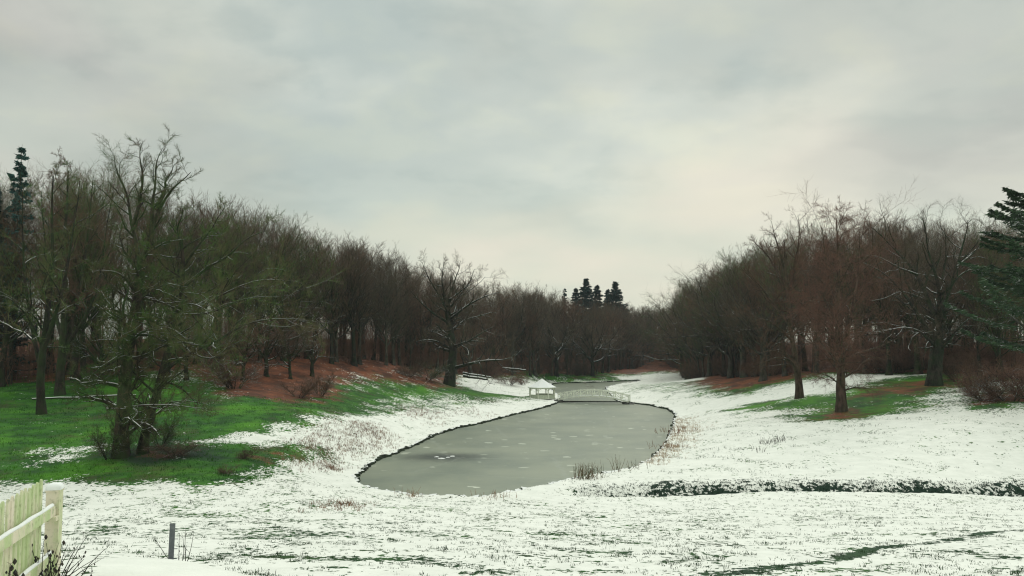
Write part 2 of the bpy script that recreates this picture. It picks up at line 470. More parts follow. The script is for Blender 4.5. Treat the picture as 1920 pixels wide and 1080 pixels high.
def build_ground():
    na = 760; fine = np.linspace(-0.66, 0.66, 640)
    side = np.linspace(0.66, 2 * math.pi - 0.66, 62)[1:-1]
    ang = np.concatenate([fine, side]); na = len(ang)
    rad = np.concatenate([np.linspace(0.3, 8, 12)[:-1], np.geomspace(8, 320, 620)[:-1], np.geomspace(320, 1500, 40)])
    A, Rr = np.meshgrid(ang, rad); X = np.sin(A) * Rr; Y = np.cos(A) * Rr
    Z = ground(X, Y)
    near = np.clip(1 - Rr / 130, 0, 1)
    nr, nc = X.shape
    V = np.stack([X, Y, Z], -1).reshape(-1, 3)
    i = np.arange(nr - 1)[:, None] * nc; j = np.arange(nc)[None, :]; j2 = (j + 1) % nc
    Q = np.stack([i + j, i + j2, i + nc + j2, i + nc + j], -1).reshape(-1, 4)
    V = np.vstack([V, [[0, 0, g1(0, 0)]]]); c = len(V) - 1
    T = np.stack([np.full(nc, c), (np.arange(nc) + 1) % nc, np.arange(nc)], -1)
    me = new_mesh('ground', V, Q, True, T)
    x, y = V[:, 0], V[:, 1]
    jx = x + 0.8 * np.sin(y * 0.9 + x * 0.3) + 0.5 * np.sin(x * 1.7 - y * 0.5); jy = y + 0.8 * np.sin(x * 0.8)
    dist = np.hypot(x, y)
    snow = np.full(len(x), 0.90)
    snow = np.where(y < 62, 0.785, snow)
    snow = np.where((y >= 40) & (y < 70), 0.785 + 0.105 * sstep(50, 72, y + x * 0.55), snow)
    # right meadow is the cleanest
    soft = np.clip(dist / 80, 0.7, 3)
    for pl, st in grass_polys:
        s = sdf(wpoly(pl), jx, jy); k = sstep(-3.4, 3.0, s / soft)
        tgt = 0.08 if st > 0.9 else (1 - st if st > 0 else -st)
        snow = snow * (1 - k) + tgt * k
    w = sdf(WOOD, jx, jy); k = sstep(-3, 2, w); snow = snow * (1 - k) + 0.16 * k
    snowpath = wpoly([(868, 706), (862, 722), (905, 735), (960, 742), (998, 743), (1030, 722), (985, 716), (940, 714), (880, 705)])
    k = sstep(-1.0, 1.5, sdf(snowpath, jx, jy)); snow = snow * (1 - k) + 0.88 * k
    up = wpoly([(1140, 704), (1190, 706), (1230, 700), (1285, 698), (1300, 703), (1330, 710), (1270, 718), (1200, 712), (1165, 712)])
    k = sstep(-1.0, 2.5, sdf(up, x, y)); snow = snow * (1 - k) + 0.9 * k
    # ditch, dark strips of grass left free of snow
    dy = np.interp(x, DL[:, 0], DL[:, 1]); e = y - dy
    k = sstep(2.5, 14, x) * sstep(-1.4, -0.9, e) * (1 - sstep(0.5, 3.2, e + 0.5 * np.sin(x * 0.9))); snow = snow * (1 - k) + (0.40 + 0.12 * np.sin(x * .7)) * k
    for line, wd, st in [([(1390, 1072), (1480, 1060), (1600, 1040), (1700, 1022), (1800, 1008), (1960, 992)], 0.25, 0.10), ([(1300, 1079), (1390, 1072)], 0.35, 0.3),
                         ([(1330, 770), (1400, 785), (1480, 782)], 0.5, 0.55), ([(1180, 735), (1260, 728)], 0.6, 0.6),
                         ([(460, 1010), (560, 1004)], 0.6, 0.5), ([(1060, 1068), (1160, 1070)], 0.3, 0.6),
                         ([(330, 960), (420, 965)], 0.6, 0.5), ([(500, 990), (610, 985)], 0.5, 0.6)]:
        dd = linedist(wpoly(line), jx * 0.25 + x * 0.75, y + (jy - y) * 0.2); k = (1 - sstep(wd * 0.3, wd * 2.6, dd)) * (0.80 + 0.20 * np.sin(x * 2.1 + 1.3 * np.sin(x * 0.9 + y))); snow = snow * (1 - k) + (st + 0.12) * k
    for px, py, rx_, ry_ in [(180, 990, 2.2, .9), (160, 1002, 3, .8), (550, 1000, 3, 1), (620, 1047, 2.0, .5), (760, 1046, 1.6, .5), (500, 1043, 1.2, .5), (560, 1052, .9, .4), (1010, 1000, 1.2, .6), (1130, 1035, 1.2, .5), (1090, 1072, 1.5, .35), (920, 1074, 1.3, .4), (1270, 1052, .8, .4), (1480, 1030, .7, .4), (1200, 1018, .8, .4), (395, 968, 2.2, .8), (470, 1010, 1.4, .6), (1620, 1028, 1.2, .4), (1860, 1046, 1.0, .4)]:
        hx, hy = hit(px, py); k = 1 - sstep(0.3, 1.3, np.hypot((jx * .4 + x * .6 - hx) / rx_, (y - hy) / (ry_ * 1.6))); snow = snow - 0.30 * k
    # smooth drift on the terrace edge
    dr = wpoly([(215, 1079), (270, 1062), (322, 1055), (400, 1054), (480, 1062), (545, 1079)])
    dr = [(ray(a, b)[0] * D, D) for a, b, D in [(150, 1100, 9.0), (230, 1075, 11.8), (322, 1054, 13.6), (420, 1052, 13.6), (500, 1065, 13.4), (560, 1080, 13), (600, 1200, 9.0)]]
    k = sstep(-0.3, 0.2, sdf(dr, x, y)); snow = snow * (1 - k) + 1.15 * k
    dark = sstep(2, 8, x) * sstep(-1.6, -1.0, e) * (1 - sstep(2.5, 4, e))
    dark = np.maximum(dark, 0.8 * (1 - sstep(0.5, 1.5, linedist(wpoly([(1300, 1079), (1390, 1072), (1480, 1060), (1600, 1040), (1700, 1022), (1800, 1008), (1960, 992)]), x, y))))
    dark = np.maximum(dark, 0.55 * (1 - sstep(40, 62, y)))
    dark = np.maximum(dark, 0.9 * sstep(-1.5, 1.5, sdf(wpoly([(180, 850), (300, 832), (400, 842), (390, 862), (250, 872)]), jx, jy)))
    leaf = np.zeros(len(x))
    for pl, st in leaf_polys:
        k = sstep(-3.0, 4.0, sdf(wpoly(pl), jx, jy) / soft) * st; leaf = np.maximum(leaf, k)
    leaf = np.maximum(leaf, sstep(0, 6, w))
    for nme, arr in (('snow', snow), ('leaf', leaf), ('rank', dark)):
        a = me.attributes.new(nme, 'FLOAT', 'POINT'); a.data.foreach_set('value', arr.astype(np.float32))
    m, nt, add, b = material('meadow_snow_and_grass'); L = nt.links.new
    at = add('ShaderNodeAttribute', attribute_name='snow'); al = add('ShaderNodeAttribute', attribute_name='leaf')
    n1 = tex(nt, add, 3.4, 4, 0.62, dist=0.2, stretch=(1.0, 0.75, 1.0)); n2 = tex(nt, add, 0.42, 5, 0.6, stretch=(0.9, 1.0, 1)); n3 = tex(nt, add, 9.0, 4, 0.6)
    f = mth(nt, add, 'ADD', mth(nt, add, 'MULTIPLY', rampf(nt, add, n1, 0.26, 0.74), 0.74), mth(nt, add, 'MULTIPLY', rampf(nt, add, n2, 0.30, 0.72), 0.42))
    f = mth(nt, add, 'SUBTRACT', f, 0.03)
    df = mth(nt, add, 'SUBTRACT', at.outputs['Fac'], f)
    sm = rampf(nt, add, df, -0.03, 0.03)
    gcol = mixc(nt, add, rampf(nt, add, tex(nt, add, 0.5, 5, 0.6), 0.35, 0.65), (0.014, 0.066, 0.010), (0.040, 0.165, 0.009))
    gcol = mixc(nt, add, mth(nt, add, 'MULTIPLY', rampf(nt, add, tex(nt, add, 0.13, 5, 0.6), 0.48, 0.66), 0.8), gcol, (0.085, 0.27, 0.010))
    gcol = mixc(nt, add, mth(nt, add, 'MULTIPLY', rampf(nt, add, tex(nt, add, 0.21, 6, 0.7), 0.50, 0.66), 0.65), gcol, (0.070, 0.055, 0.022))
    gcol = mixc(nt, add, mth(nt, add, 'MULTIPLY', rampf(nt, add, n3, 0.40, 0.70), 0.55), gcol, (0.012, 0.034, 0.014))
    lcol = mixc(nt, add, rampf(nt, add, tex(nt, add, 0.28, 7, 0.7), 0.38, 0.62), (0.075, 0.030, 0.018), (0.24, 0.080, 0.036))
    lcol = mixc(nt, add, mth(nt, add, 'MULTIPLY', rampf(nt, add, n3, 0.45, 0.65), 0.65), lcol, (0.05, 0.028, 0.018))
    lm = rampf(nt, add, mth(nt, add, 'ADD', mth(nt, add, 'SUBTRACT', al.outputs['Fac'], 0.5), mth(nt, add, 'MULTIPLY', mth(nt, add, 'SUBTRACT', tex(nt, add, 0.40, 6, 0.7), 0.5), 1.7)), -0.22, 0.22)
    ar = add('ShaderNodeAttribute', attribute_name='rank')
    gcol = mixc(nt, add, ar.outputs['Fac'], gcol, (0.014, 0.036, 0.022))
    soil = mixc(nt, add, lm, gcol, lcol)
    snowc = mixc(nt, add, rampf(nt, add, tex(nt, add, 0.8, 5, 0.6), 0.3, 0.7), (0.745, 0.765, 0.70), (0.84, 0.855, 0.79))
    # thin snow: grass tips showing faintly through
    thin = mth(nt, add, 'MULTIPLY', rampf(nt, add, df, 0.0, 0.30, 1.0, 0.0), rampf(nt, add, n3, 0.45, 0.75))
    snowc = mixc(nt, add, mth(nt, add, 'MULTIPLY', thin, 0.35), snowc, (0.33, 0.35, 0.27))
    L(mixc(nt, add, sm, soil, snowc), b.inputs[0])
    hgt = mth(nt, add, 'ADD', mth(nt, add, 'MULTIPLY', sm, 0.6), mth(nt, add, 'MULTIPLY', n1, 0.8))
    bp = add('ShaderNodeBump', Strength=0.9, Distance=0.07); L(hgt, bp.inputs['Height']); L(bp.outputs[0], b.inputs['Normal'])
    return tag(link('ground', me, m), kind='structure'), (x, y, snow)


gobj, (GX, GY, GS) = build_ground()

# ------------------------------------------------------------------ frozen pond
def build_ice():
    cx, cy = POND.mean(axis=0)
    V = [(-75, 60, 0), (60, 60, 0), (60, 232, 0), (-75, 232, 0)]
    # ice sheet follows the pond outline, running half a metre into the banks
    P = []
    n = len(POND)
    for i in range(n):
        a, b, c = POND[i - 1], POND[i], POND[(i + 1) % n]
        t = (c - a) / (np.linalg.norm(c - a) + 1e-9); nrm = np.array([t[1], -t[0]])
        if sdf(POND, np.array([b[0] + nrm[0]]), np.array([b[1] + nrm[1]]))[0] > 0: nrm = -nrm
        P.append(b + nrm * 0.5)
    me = bpy.data.meshes.new('pond_ice'); me.from_pydata([(p[0], p[1], 0.0) for p in P], [], [list(range(n))]); me.update()
    m, nt, add, b = material('grey_pond_ice'); L = nt.links.new
    base = mixc(nt, add, rampf(nt, add, tex(nt, add, 0.10, 5, 0.6), 0.3, 0.7), (0.175, 0.205, 0.160), (0.265, 0.290, 0.215))
    base = mixc(nt, add, mth(nt, add, 'MULTIPLY', rampf(nt, add, tex(nt, add, 0.9, 6, 0.65), 0.5, 0.7), 0.35), base, (0.27, 0.29, 0.20))
    vo = add('ShaderNodeTexVoronoi', feature='F1', Scale=0.62, Randomness=1.0)
    tc = add('ShaderNodeTexCoord'); mp = add('ShaderNodeMapping'); L(tc.outputs['Object'], mp.inputs[0]); mp.inputs[3].default_value = (0.72, 1.0, 1)
    nz = add('ShaderNodeTexNoise', Scale=1.2, Detail=3); L(mp.outputs[0], nz.inputs[0])
    ad = add('ShaderNodeVectorMath', operation='ADD'); L(mp.outputs[0], ad.inputs[0]); L(nz.outputs['Color'], ad.inputs[1]); L(ad.outputs[0], vo.inputs['Vector'])
    sel = add('ShaderNodeSeparateColor'); L(vo.outputs['Color'], sel.inputs[0])
    lim = rampf(nt, add, sel.outputs[0], 0.36, 1.0, 0.0, 0.27)
    fl = mth(nt, add, 'SUBTRACT', lim, vo.outputs['Distance']); fl = rampf(nt, add, fl, 0.0, 0.05)
    fl = mth(nt, add, 'MULTIPLY', fl, rampf(nt, add, sel.outputs[1], 0.1, 0.9, 0.35, 1.0))
    c = mixc(nt, add, fl, base, (0.66, 0.70, 0.58))
    # thin dark ice round the old hole
    hx, hy = onwater(832, 857)
    dv = add('ShaderNodeVectorMath', operation='DISTANCE'); sx = add('ShaderNodeMapping'); L(tc.outputs['Object'], sx.inputs[0])
    sx.inputs[3].default_value = (0.7, 1, 1); L(sx.outputs[0], dv.inputs[0]); dv.inputs[1].default_value = (hx * 0.7, hy, 0)
    dk = rampf(nt, add, mth(nt, add, 'ADD', dv.outputs['Value'], mth(nt, add, 'MULTIPLY', nz.outputs[0], 2.0)), 1.4, 6.0, 1.0, 0.0)
    c = mixc(nt, add, mth(nt, add, 'MULTIPLY', dk, 0.95), c, (0.035, 0.045, 0.038))
    v2 = add('ShaderNodeTexVoronoi', feature='DISTANCE_TO_EDGE', Scale=0.09); L(ad.outputs[0], v2.inputs['Vector'])
    c = mixc(nt, add, mth(nt, add, 'MULTIPLY', rampf(nt, add, v2.outputs['Distance'], 0.0, 0.02, 1.0, 0.0), 0.25), c, (0.34, 0.37, 0.32))
    L(c, b.inputs[0]); b.inputs['Roughness'].default_value = 0.36; b.inputs['Specular IOR Level'].default_value = 0.35
    o = tag(link('water', me, m), kind='structure'); return o


build_ice()
# broken plates of white ice by the hole
def ice_plates():
    g = Geo(); r = random.Random(4)
    for px, py, s in [(819, 857, .34), (828, 860, .36), (840, 858, .30), (848, 856, .34)]:
        x, y = onwater(px, py); n = 8; a = [i / n * 6.283 for i in range(n)]
        top = [(x + s * (0.5 + 0.7 * r.random()) * math.cos(t), y + s * 1.0 * (0.4 + 0.6 * r.random()) * math.sin(t), 0.03 + 0.03 * r.random()) for t in a]
        bot = [(p[0], p[1], -0.01) for p in top]
        g.add(top + bot + [(x, y, 0.10)], [(i, (i + 1) % n, n + (i + 1) % n, n + i)[::-1] for i in range(n)], [(2 * n, i, (i + 1) % n) for i in range(n)])
    tag(link('ice_shards', g.mesh('ice_shards'), M['snow']), 'white broken ice shards around the dark patch in the pond ice', 'ice', kind='stuff')


ice_plates()


# dark earth lip along the bank
def bank_strip():
    P = []
    n = len(POND)
    for i in range(n):
        a, b = POND[i], POND[(i + 1) % n]
        if 31 <= i <= 32: pass
        L = np.linalg.norm(b - a); k = max(1, int(L / 0.35))
        for j in range(k): P.append(a + (b - a) * j / k)
    P = np.array(P); m = len(P)
    r = np.random.default_rng(3)
    h = 0.17 + 0.20 * r.random(m) + 0.06 * np.sin(np.arange(m) * 0.35); off = r.normal(0, 0.13, (m, 2))
    c = P + off
    t = np.roll(P, -1, 0) - np.roll(P, 1, 0); t /= np.linalg.norm(t, axis=1, keepdims=True) + 1e-9; nn = np.stack([t[:, 1], -t[:, 0]], 1)
    ins = sdf(POND, P[:, 0] + nn[:, 0] * 0.3, P[:, 1] + nn[:, 1] * 0.3) > 0
    nn = np.where(ins[:, None], -nn, nn)            # outward
    A = np.column_stack([c - nn * 0.10, np.full(m, -0.05)]); B = np.column_stack([c - nn * 0.02, h]); D = np.column_stack([c + nn * 0.45, h * 0.7 - 0.02])
    V = np.vstack([A, B, D]); i = np.arange(m); j = (i + 1) % m
    Q = np.vstack([np.stack([i, j, m + j, m + i], 1), np.stack([m + i, m + j, 2 * m + j, 2 * m + i], 1)])
    mt = bark('bank_earth', (0.018, 0.026, 0.018), (0.05, 0.055, 0.038), (0.025, 0.06, 0.02), 0.4, 0.75, (0.75, 0.95))
    tag(link('bank', new_mesh('bank', V, Q, False), mt), kind='structure')


bank_strip()

# ------------------------------------------------------------------ trees
def norm(v): return v / (np.linalg.norm(v, axis=-1, keepdims=True) + 1e-9)


def kids(r, P, R, n, t0, t1, ang, asd, lr, lsd, up, wig, K, rr, fall=0.4, rmin=0.004, endr=0.25, lenabs=None, droop=0.0):
    N, Kp, _ = P.shape
    T = norm(np.gradient(P, axis=1)); Lp = np.linalg.norm(np.diff(P, axis=1), axis=2).sum(1)
    idx = np.repeat(np.arange(N), n); ii = np.tile(np.arange(n), N); M_ = N * n
    t = t0 + (t1 - t0) * (ii + r.random(M_)) / n
    f = t * (Kp - 1); a = np.minimum(f.astype(int), Kp - 2); w = (f - a)[:, None]
    p = P[idx, a] * (1 - w) + P[idx, a + 1] * w; T0 = norm(T[idx, a] * (1 - w) + T[idx, a + 1] * w); r0 = (R[idx, a] * (1 - w[:, 0]) + R[idx, a + 1] * w[:, 0])
    ref = np.where(np.abs(T0[:, 2:3]) > 0.9, np.array([[1.0, 0, 0]]), np.array([[0, 0, 1.0]]))
    U = norm(np.cross(T0, ref)); Vv = np.cross(T0, U)
    az = ii * 2.399 + idx * 1.7 + r.normal(0, 0.5, M_); an = np.radians(np.clip(r.normal(ang, asd, M_), 8, 110))[:, None]
    d = np.cos(an) * T0 + np.sin(an) * (np.cos(az)[:, None] * U + np.sin(az)[:, None] * Vv)
    L = (Lp[idx] if lenabs is None else lenabs) * lr * (1 - fall * t) * np.exp(r.normal(0, lsd, M_))
    out = np.empty((M_, K, 3)); out[:, 0] = p; st = (L / (K - 1))[:, None]
    for k in range(1, K):
        tr = np.array([0, 0, 1.0]) * (up - droop * k / K)
        d = norm(d + r.normal(0, wig, (M_, 3)) + tr / K); p = p + d * st; out[:, k] = p
    rs = np.maximum(r0 * rr * np.clip(r.normal(1, 0.12, M_), 0.7, 1.3), rmin)
    rad = rs[:, None] * (1 - (1 - endr) * np.linspace(0, 1, K)[None] ** 0.9); rad = np.maximum(rad, rmin * 0.6)
    return out, rad


def trunk_path(pts, K):
    pts = np.array(pts, float); s = np.concatenate([[0], np.cumsum(np.linalg.norm(np.diff(pts, axis=0), axis=1))]); u = np.linspace(0, s[-1], K)
    return np.stack([np.interp(u, s, pts[:, i]) for i in range(3)], 1)


def smooth_path(P):
    Q = P.copy(); Q[1:-1] = 0.25 * P[:-2] + 0.5 * P[1:-1] + 0.25 * P[2:]; return Q


def flare(rad, P, amt=0.7):
    h = P[:, 2] - P[0, 2]; return rad * (1 + amt * np.exp(-h / (rad[0] * 1.6)))


def make_tree(seed, trunks, levels, limbs=(), twigr=0.012):
    """trunks: list of (path K,3 , radius K); limbs: explicit (path, r0). levels: list of dicts for kids().
    returns trunk mesh and crown mesh (local coordinates)"""
    r = np.random.default_rng(seed); gt = Geo(); gc = Geo()
    parents = []
    for P, R in trunks:
        rr = R.copy()
        V, Q = tubes(P[None], rr[None], 10)
        lump = 1 + 0.05 * r.normal(size=len(V))[:, None]
        cen = np.repeat(P, 10, axis=0); V = cen + (V - cen) * lump
        gt.add(V, Q); parents.append((P, R))
    K = 9
    LP = [];
    for P, r0 in limbs:
        P = smooth_path(smooth_path(trunk_path(P, 13)) + r.normal(0, 0.10, (13, 3)) * np.linspace(0, 1, 13)[:, None])
        R = r0 * (1 - 0.90 * np.linspace(0, 1, 13) ** 0.85)
        V, Q = tubes(P[None], R[None], 7); gt.add(V, Q); LP.append((P, R))
    cur = None
    l0 = levels[0]
    PA = np.stack([trunk_path(p, 13) for p, _ in parents]); RA = np.stack([np.interp(np.linspace(0, 1, 13), np.linspace(0, 1, len(R)), R) for _, R in parents])
    cur, curR = kids(r, PA, RA, **l0)
    V, Q = tubes(cur, curR, 6); gt.add(V, Q)
    if LP:
        a = np.stack([p for p, _ in LP]); b = np.stack([q for _, q in LP])
        kk = cur.shape[1]
        a = np.stack([trunk_path(p, kk) for p in a]); b = np.stack([np.interp(np.linspace(0, 1, kk), np.linspace(0, 1, 13), q) for q in b])
        cur = np.concatenate([a, cur]); curR = np.concatenate([b, curR])
    for li, l in enumerate(levels[1:]):
        nxt, nR = kids(r, cur, curR, **l)
        sides = 5 if li == 0 else 3
        V, Q = tubes(nxt, nR, sides)
        (gt if li == 0 else gc).add(V, Q)
        cur, curR = nxt, nR
    return gt, gc


def forest_levels(dens=1.0, up=0.5, ang=42, lr=0.34, t0=0.35, droop=0.0, n1=24, tw=0.010):
    return [dict(n=n1, t0=t0, t1=0.99, ang=ang, asd=8, lr=lr, lsd=0.14, up=up, wig=0.13, K=7, rr=0.60, fall=0.30, endr=0.2, rmin=0.02, droop=droop),
            dict(n=8, t0=0.15, t1=1.0, ang=36, asd=9, lr=0.50, lsd=0.18, up=0.6, wig=0.14, K=5, rr=0.62, fall=0.45, endr=0.3, rmin=0.014, droop=droop),
            dict(n=6, t0=0.15, t1=1.0, ang=36, asd=10, lr=0.50, lsd=0.2, up=0.5, wig=0.12, K=4, rr=0.5, fall=0.45, endr=0.4, rmin=tw, droop=droop),
            dict(n=int(7 * dens), t0=0.1, t1=1.0, ang=34, asd=12, lr=0.52, lsd=0.22, up=0.35, wig=0.12, K=3, rr=0.55, fall=0.35, endr=0.5, rmin=tw * 0.75, droop=droop)]


PROTO = {}


def reg(name, gt, gc, height):
    PROTO[name] = (gt.mesh(name + '_trunk', True), gc.mesh(name + '_crown', True), height)


def straight(r, Hh, r0, lean=0.03, wob=0.12, K=13, end=0.06):
    z = np.linspace(0, Hh, K); x = np.cumsum(r.normal(0, wob, K)) * 0.5; y = np.cumsum(r.normal(0, wob, K)) * 0.5; x[0] = y[0] = 0
    P = np.stack([x + lean * z * r.normal(), y + lean * z * r.normal(), z - 0.3], 1)
    R = r0 * (1 - (1 - end) * (z / Hh) ** 1.1); R = flare(R, P, 0.5); return P, R


for k in range(6):                                   # tall forest beeches, each height 26
    r = np.random.default_rng(100 + k)
    P, R = straight(r, 20 if k < 4 else 18.5, 0.36 + 0.06 * (k % 3))
    tr = [(P, R)]
    if k in (1, 4):                                   # forked stem
        s = P[4]; z = np.linspace(0, 1, 13)[:, None]
        P2 = s + np.array([2.6 * (1 if k == 1 else -1), 1.0, 13.5]) * np.concatenate([z ** 0.8, z, z], 1) + np.concatenate([np.cumsum(r.normal(0, .08, (13, 2)), 0), np.zeros((13, 1))], 1)
        tr.append((P2, np.linspace(R[4] * 0.75, 0.03, 13)))
    lv = forest_levels(1.0, up=1.3 if k % 2 else 1.0, ang=34 if k % 2 else 46, lr=0.42, t0=0.22 + 0.06 * (k % 3), n1=27)
    if k in (1, 4): lv[0]['n'] = 15
    gt, gc = make_tree(200 + k, tr, lv)
    reg('beech%d' % k, gt, gc, 26.0)
for k in range(2):                                   # broad crowned oaks for the wood edge, height 24
    r = np.random.default_rng(300 + k); P, R = straight(r, 9, 0.55, 0.05, 0.2, end=0.62)
    lv = [dict(n=12, t0=0.40, t1=1.0, ang=42, asd=16, lr=0.50, lsd=0.14, up=0.9, wig=0.20, K=8, rr=0.55, fall=0.0, endr=0.12, rmin=0.03, lenabs=24.0),
          dict(n=9, t0=0.2, t1=1.0, ang=45, asd=14, lr=0.36, lsd=0.28, up=0.35, wig=0.22, K=6, rr=0.5, fall=0.3, endr=0.25, rmin=0.02),
          dict(n=7, t0=0.15, t1=1.0, ang=45, asd=15, lr=0.46, lsd=0.3, up=0.25, wig=0.22, K=4, rr=0.5, fall=0.3, endr=0.4, rmin=0.012),
          dict(n=9, t0=0.1, t1=1.0, ang=42, asd=16, lr=0.55, lsd=0.25, up=0.25, wig=0.2, K=3, rr=0.5, fall=0.3, endr=0.5, rmin=0.008)]
    gt, gc = make_tree(310 + k, [(P, R)], lv); reg('oak%d' % k, gt, gc, 23.0)
# shrub thickets, height 3
for k in range(3):
    r = np.random.default_rng(400 + k); tr = []
    for s in range(9):
        a = r.uniform(0, 6.28); z = np.linspace(0, 1, 13)[:, None]; L = r.uniform(1.4, 2.8)
        P = np.array([math.cos(a) * .3, math.sin(a) * .3, -0.1]) + z * np.array([math.cos(a) * L * .6, math.sin(a) * L * .6, L]) + np.cumsum(r.normal(0, .03, (13, 3)), 0)
        tr.append((P, np.linspace(0.035, 0.01, 13)))
    lv = [dict(n=9, t0=0.1, t1=1.0, ang=42, asd=14, lr=0.5, lsd=0.3, up=0.4, wig=0.15, K=4, rr=0.5, fall=0.3, endr=0.4, rmin=0.010),
          dict(n=7, t0=0.1, t1=1.0, ang=42, asd=14, lr=0.5, lsd=0.3, up=0.2, wig=0.15, K=3, rr=0.5, fall=0.3, endr=0.5, rmin=0.008),
          dict(n=8, t0=0.1, t1=1.0, ang=42, asd=14, lr=0.55, lsd=0.3, up=0.2, wig=0.15, K=3, rr=0.5, fall=0.3, endr=0.5, rmin=0.006)]
    gt, gc = make_tree(410 + k, tr, lv); reg('shrub%d' % k, gt, gc, 3.0)


def conifer(seed, Hh, r0, base, width, nb, dens, droop=-0.1, bare=0.1, tuft=0.34, pw=0.75):
    """trunk plus whorls of flat sprays made of needle clusters"""
    r = np.random.default_rng(seed); gt = Geo(); gc = Geo()
    P, R = straight(r, Hh, r0, 0.01, 0.04, end=0.04); V, Q = tubes(P[None], R[None], 8); gt.add(V, Q)
    z = bare + (0.985 - bare) * np.sort(r.random(nb)) ** 0.9; a = np.arange(nb) * 2.399 + r.normal(0, .3, nb)
    L = width * np.clip((1 - z) / (1 - bare), 0.03, 1) ** pw * np.clip(r.normal(1, 0.2, nb), 0.45, 1.5)
    K = 7; s = np.linspace(0, 1, K)
    cx = np.interp(z * Hh, P[:, 2], P[:, 0]); cy = np.interp(z * Hh, P[:, 2], P[:, 1])
    BP = np.stack([cx[:, None] + np.cos(a)[:, None] * L[:, None] * s, cy[:, None] + np.sin(a)[:, None] * L[:, None] * s,
                   (z * Hh)[:, None] + L[:, None] * ((droop + r.normal(0, 0.09, nb)[:, None]) * s + 0.22 * s ** 2.5)], -1)
    BR = np.maximum(0.05 * (L / width)[:, None] * (1 - 0.8 * s), 0.008); V, Q = tubes(BP, BR, 4); gt.add(V, Q)
    # needle sprays
    n = int(nb * dens); bi = r.integers(0, nb, n); t = r.random(n) ** 0.7; f = t * (K - 1); i0 = np.minimum(f.astype(int), K - 2); w = (f - i0)[:, None]
    p = BP[bi, i0] * (1 - w) + BP[bi, i0 + 1] * w; side = r.normal(0, 0.16, n) * L[bi] * (1.15 - t)
    p[:, 0] += -np.sin(a[bi]) * side; p[:, 1] += np.cos(a[bi]) * side; p[:, 2] += r.normal(-0.06, 0.10, n)
    az = a[bi] + r.normal(0, 0.8, n); l = tuft * np.exp(r.normal(0, .3, n)); wd = l * 0.28
    d = np.stack([np.cos(az), np.sin(az), r.normal(-0.15, 0.3, n)], 1) * l[:, None]; e = np.stack([-np.sin(az), np.cos(az), r.normal(0, 0.5, n)], 1) * wd[:, None]
    V = np.stack([p - d * .5, p + e, p + d, p - e], 1).reshape(-1, 3); gc.add(V, np.arange(n * 4).reshape(-1, 4))
    return gt, gc


gt, gc = conifer(1, 26, 0.32, 0, 7.4, 230, 90, bare=0.05, tuft=0.42, pw=0.9); reg('spruce0', gt, gc, 26.0)
gt, gc = conifer(2, 26, 0.30, 0, 6.4, 210, 85, bare=0.05, tuft=0.42, pw=0.9); reg('spruce1', gt, gc, 26.0)
gt, gc = conifer(3, 26, 0.35, 0, 3.4, 60, 60, droop=-0.18, bare=0.25, tuft=0.42); reg('fir', gt, gc, 26.0)
gt, gc = conifer(5, 26, 0.45, 0, 7.5, 74, 520, droop=0.10, bare=0.26, tuft=0.30, pw=0.22); reg('pine', gt, gc, 26.0)


def crown_mats(me, mat):
    if not me.materials: me.materials.append(mat)


_mc = {}


def with_mat(me, mat):
    """mesh copy carrying another material (kept once per pair)"""
    key = (me.name, mat.name)
    if key not in _mc:
        if not me.materials: me.materials.append(mat); _mc[key] = me
        elif me.materials[0] == mat: _mc[key] = me
        else:
            c = me.copy(); c.materials[0] = mat; _mc[key] = c
    return _mc[key]


def plant(proto, name, x, y, height, bm, tm, label, cat, group=None, rz=None, wide=1.0, z=None):
    tm_, cm_, h0 = PROTO[proto]; s = height / h0
    e = empty(name, (x, y, g1(x, y) if z is None else z), label, cat, group, random.uniform(0, 6.28) if rz is None else rz)
    e.scale = (s * wide, s * wide, s)
    a = link('trunk' if cat != 'shrub' else 'stems', with_mat(tm_, M[bm]), None, e)
    b = link('crown' if cat != 'shrub' else 'twigs', with_mat(cm_, M[tm]), None, e)
    return e


# height of the skyline above each photo column
sky_pts = [(-400, 330), (0, 318), (40, 318), (100, 300), (160, 296), (200, 310), (240, 330), (360, 345), (420, 365), (470, 378), (540, 395), (570, 425), (610, 428), (660, 440), (700, 450), (740, 470), (790, 495), (850, 500),
           (900, 520), (950, 522), (1000, 530), (1060, 548), (1100, 556), (1200, 565), (1265, 568), (1272, 535), (1290, 512), (1340, 500), (1380, 478), (1400, 455), (1440, 440), (1480, 410), (1520, 405), (1560, 412), (1620, 400), (1700, 395), (1800, 400), (1850, 410), (1920, 400), (2300, 400)]
skx = [a for a, b in sky_pts]; sky = [b for a, b in sky_pts]


def zones(px):
    if px < 200: return 'bare tree in the wood at the far left, behind the green slope', 'bare trees of the far left wood'
    if px < 480: return 'bare tree in the dark wood behind the tall forked tree on the left', 'bare trees behind the tall forked tree'
    if px < 660: return 'bare brown tree on the left hillside above the red leaf litter', 'bare trees on the left hillside'
    if px < 840: return 'slender bare tree on the hill left of the broad pond oak', 'slender bare trees left of the pond oak'
    if px < 1000: return 'bare tree in the wood right of the broad pond oak, above the gazebo', 'bare trees above the gazebo'
    if px < 1130: return 'small distant bare tree beyond the back pond and bridge', 'distant bare trees beyond the bridge'
    if px < 1270: return 'small distant bare tree at the narrow end of the valley', 'distant bare trees at the valley end'
    if px < 1420: return 'bare tree at the left end of the right hand wood', 'bare trees at the end of the right wood'
    if px < 1640: return 'bare tree in the right wood behind the dense reddish linden', 'bare trees behind the linden'
    return 'bare tree in the right wood behind the spreading snowy oak', 'bare trees behind the snowy oak'


